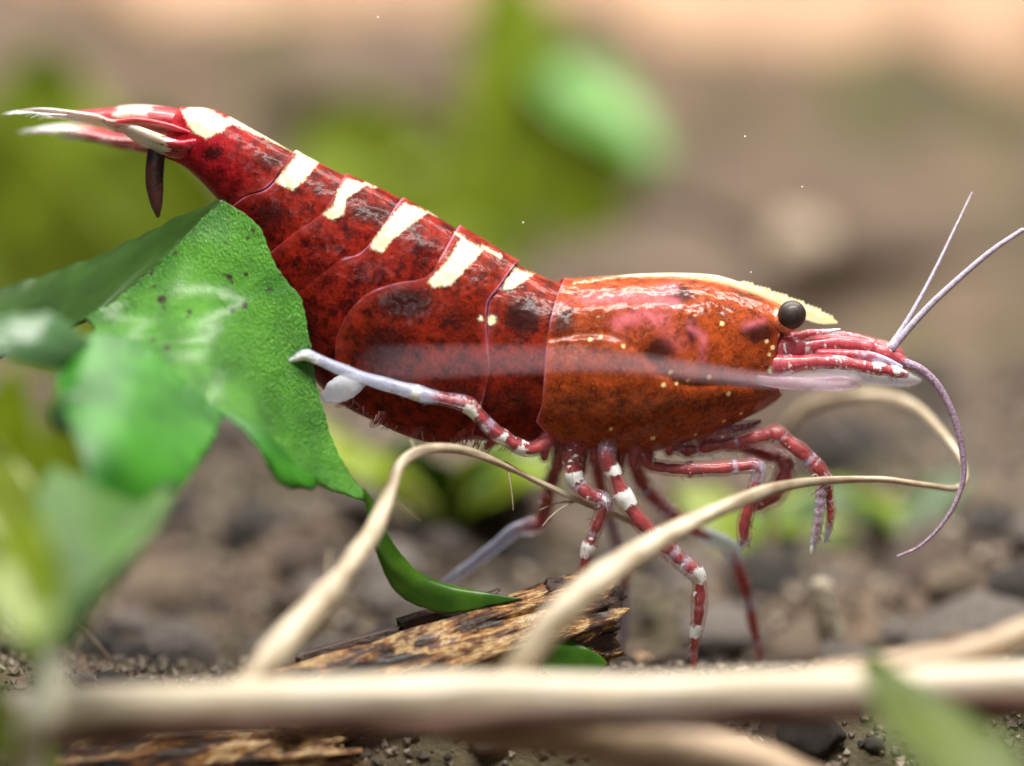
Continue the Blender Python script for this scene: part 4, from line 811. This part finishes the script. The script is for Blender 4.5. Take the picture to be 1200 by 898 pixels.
def chunk(name, label, a, b, ra, rb, mat, seed, nseg=72, n=120, flat=.75, ridge=.30, jag=.35):
    """splintered piece of rotten wood: ridged lengthwise, ragged ends"""
    r = np.random.default_rng(seed); a, b = np.array(a, float), np.array(b, float); ax = b - a; L = np.linalg.norm(ax); ax /= L
    e1 = np.cross(ax, (0, 1, 0)); e1 /= np.linalg.norm(e1); e2 = np.cross(ax, e1)
    th = np.linspace(0, 2 * math.pi, nseg, endpoint=False); u = np.linspace(0, 1, n)
    U, T = np.meshgrid(u, th, indexing='ij'); off = Vector((seed * 3.1, seed, 0)); R = np.zeros_like(U)
    for i in range(n):
        for j in range(nseg):
            c = Vector((math.cos(th[j]) * 2.6, math.sin(th[j]) * 2.6, u[i] * L * 1.3)) + off
            c2 = Vector((math.cos(th[j]) * 7, math.sin(th[j]) * 7, u[i] * L * 2.4)) + off; c3 = Vector((math.cos(th[j]) * 15, math.sin(th[j]) * 15, u[i] * L * 7)) + off
            R[i, j] = 1 + ridge * (mnoise.noise(c) * 1.1 + (abs(mnoise.noise(c2)) - .25) * 1.0 + mnoise.noise(c3) * .3)
    R *= (ra + (rb - ra) * U)
    ends = np.array([mnoise.noise(Vector((math.cos(x) * 3, math.sin(x) * 3, seed))) for x in th]) * jag + np.array([mnoise.noise(Vector((math.cos(x) * 9, math.sin(x) * 9, seed))) for x in th]) * jag * .6
    Z = U * L + (U ** 3) * ends[None] * ra * 3 - ((1 - U) ** 3) * ends[None, ::-1] * ra * 2
    V = a + ax * Z[..., None] + e1 * (R * np.cos(T))[..., None] + e2 * (R * flat * np.sin(T))[..., None]
    caps = []
    for k, idx in ((0, 0), (1, n - 1)):
        c = V[idx].mean(0) + ax * (.02 if k == 0 else -.03)
        caps.append(V[idx] * .55 + c * .45 + ax * r.uniform(-.02, .02, (nseg, 1)))
    V = np.concatenate([caps[0][None], V, caps[1][None]], 0); N = n + 2
    return mesh_obj(name, V.reshape(-1, 3), grid_faces(N, nseg, True) + [tuple(range(nseg))[::-1], tuple((N - 1) * nseg + k for k in range(nseg))], M[mat])
w = thing('rotten_wood', 'splintered golden brown piece of rotten wood under the shrimp legs', 'wood', gnd(560, -.25))
for args in (('wood_core', '', P(325, 838, -.42), P(700, 724, -.14), .11, .125, 'wood', 5),):
    o = chunk(*args); o.parent = w; o.matrix_parent_inverse = Matrix.Translation(-w.location)
for i, (x0, y0, x1, y1, d, rr) in enumerate(((585, 712, 690, 672, -.12, .022), (470, 738, 585, 700, -.20, .03), (350, 775, 470, 740, -.28, .026), (640, 690, 716, 690, -.16, .03), (672, 700, 722, 712, -.2, .035), (680, 735, 724, 726, -.2, .04), (660, 760, 716, 752, -.22, .035), (676, 716, 728, 696, -.12, .03))):
    o = chunk('bark_or_shade_strip', '', P(x0, y0, d - .02), P(x1, y1, d + .04), rr, rr * .8, 'bark', 20 + i, 20, 40, .6, .35)
    o.parent = w; o.matrix_parent_inverse = Matrix.Translation(-w.location)
for i, (x0, y0, x1, y1, d, rr) in enumerate(((480, 790, 650, 742, -.34, .022), (440, 775, 560, 742, -.33, .02), (600, 745, 712, 705, -.25, .024), (540, 735, 660, 700, -.26, .018), (655, 745, 718, 728, -.22, .026))):
    o = chunk('splinter', '', P(x0, y0, d - .03), P(x1, y1, d + .03), rr, rr * .7, 'wood', 40 + i, 16, 36, .6, .35)
    o.parent = w; o.matrix_parent_inverse = Matrix.Translation(-w.location)
o = chunk('rotten_wood', '', P(60, 905, -.50), P(400, 880, -.42), .09, .06, 'wood', 9); tag(o, 'brown rotten wood piece lying under the left part of the stick', 'wood')

# blurred olive leaf that hangs over the right end of the stick
p = thing('drooping_leaf', 'olive green leaf hanging over the right end of the peeled stick', 'leaf', tuple(P(1025, 792, -1.22)))
leaf(p, 'leaf_drab', P(1012, 785, -1.17), P(1185, 975, -1.85), .30, (-.02, -.04, .05), up=(.35, -.6, .9), name='leaf_blade', peak=.6)
# specks drifting in the water
for px, py, Y_ in ((443, 20, -.1), (873, 160, -.05), (940, 219, -.05), (880, 319, -.1), (613, 261, 0)):
    o = ball(P(px, py, Y_), 1.0 * S, M['speckle'], 'drifting_speck', None, (1, 1, .8)); tag(o, 'tiny pale speck drifting in the water', 'speck', 'specks drifting in the water')
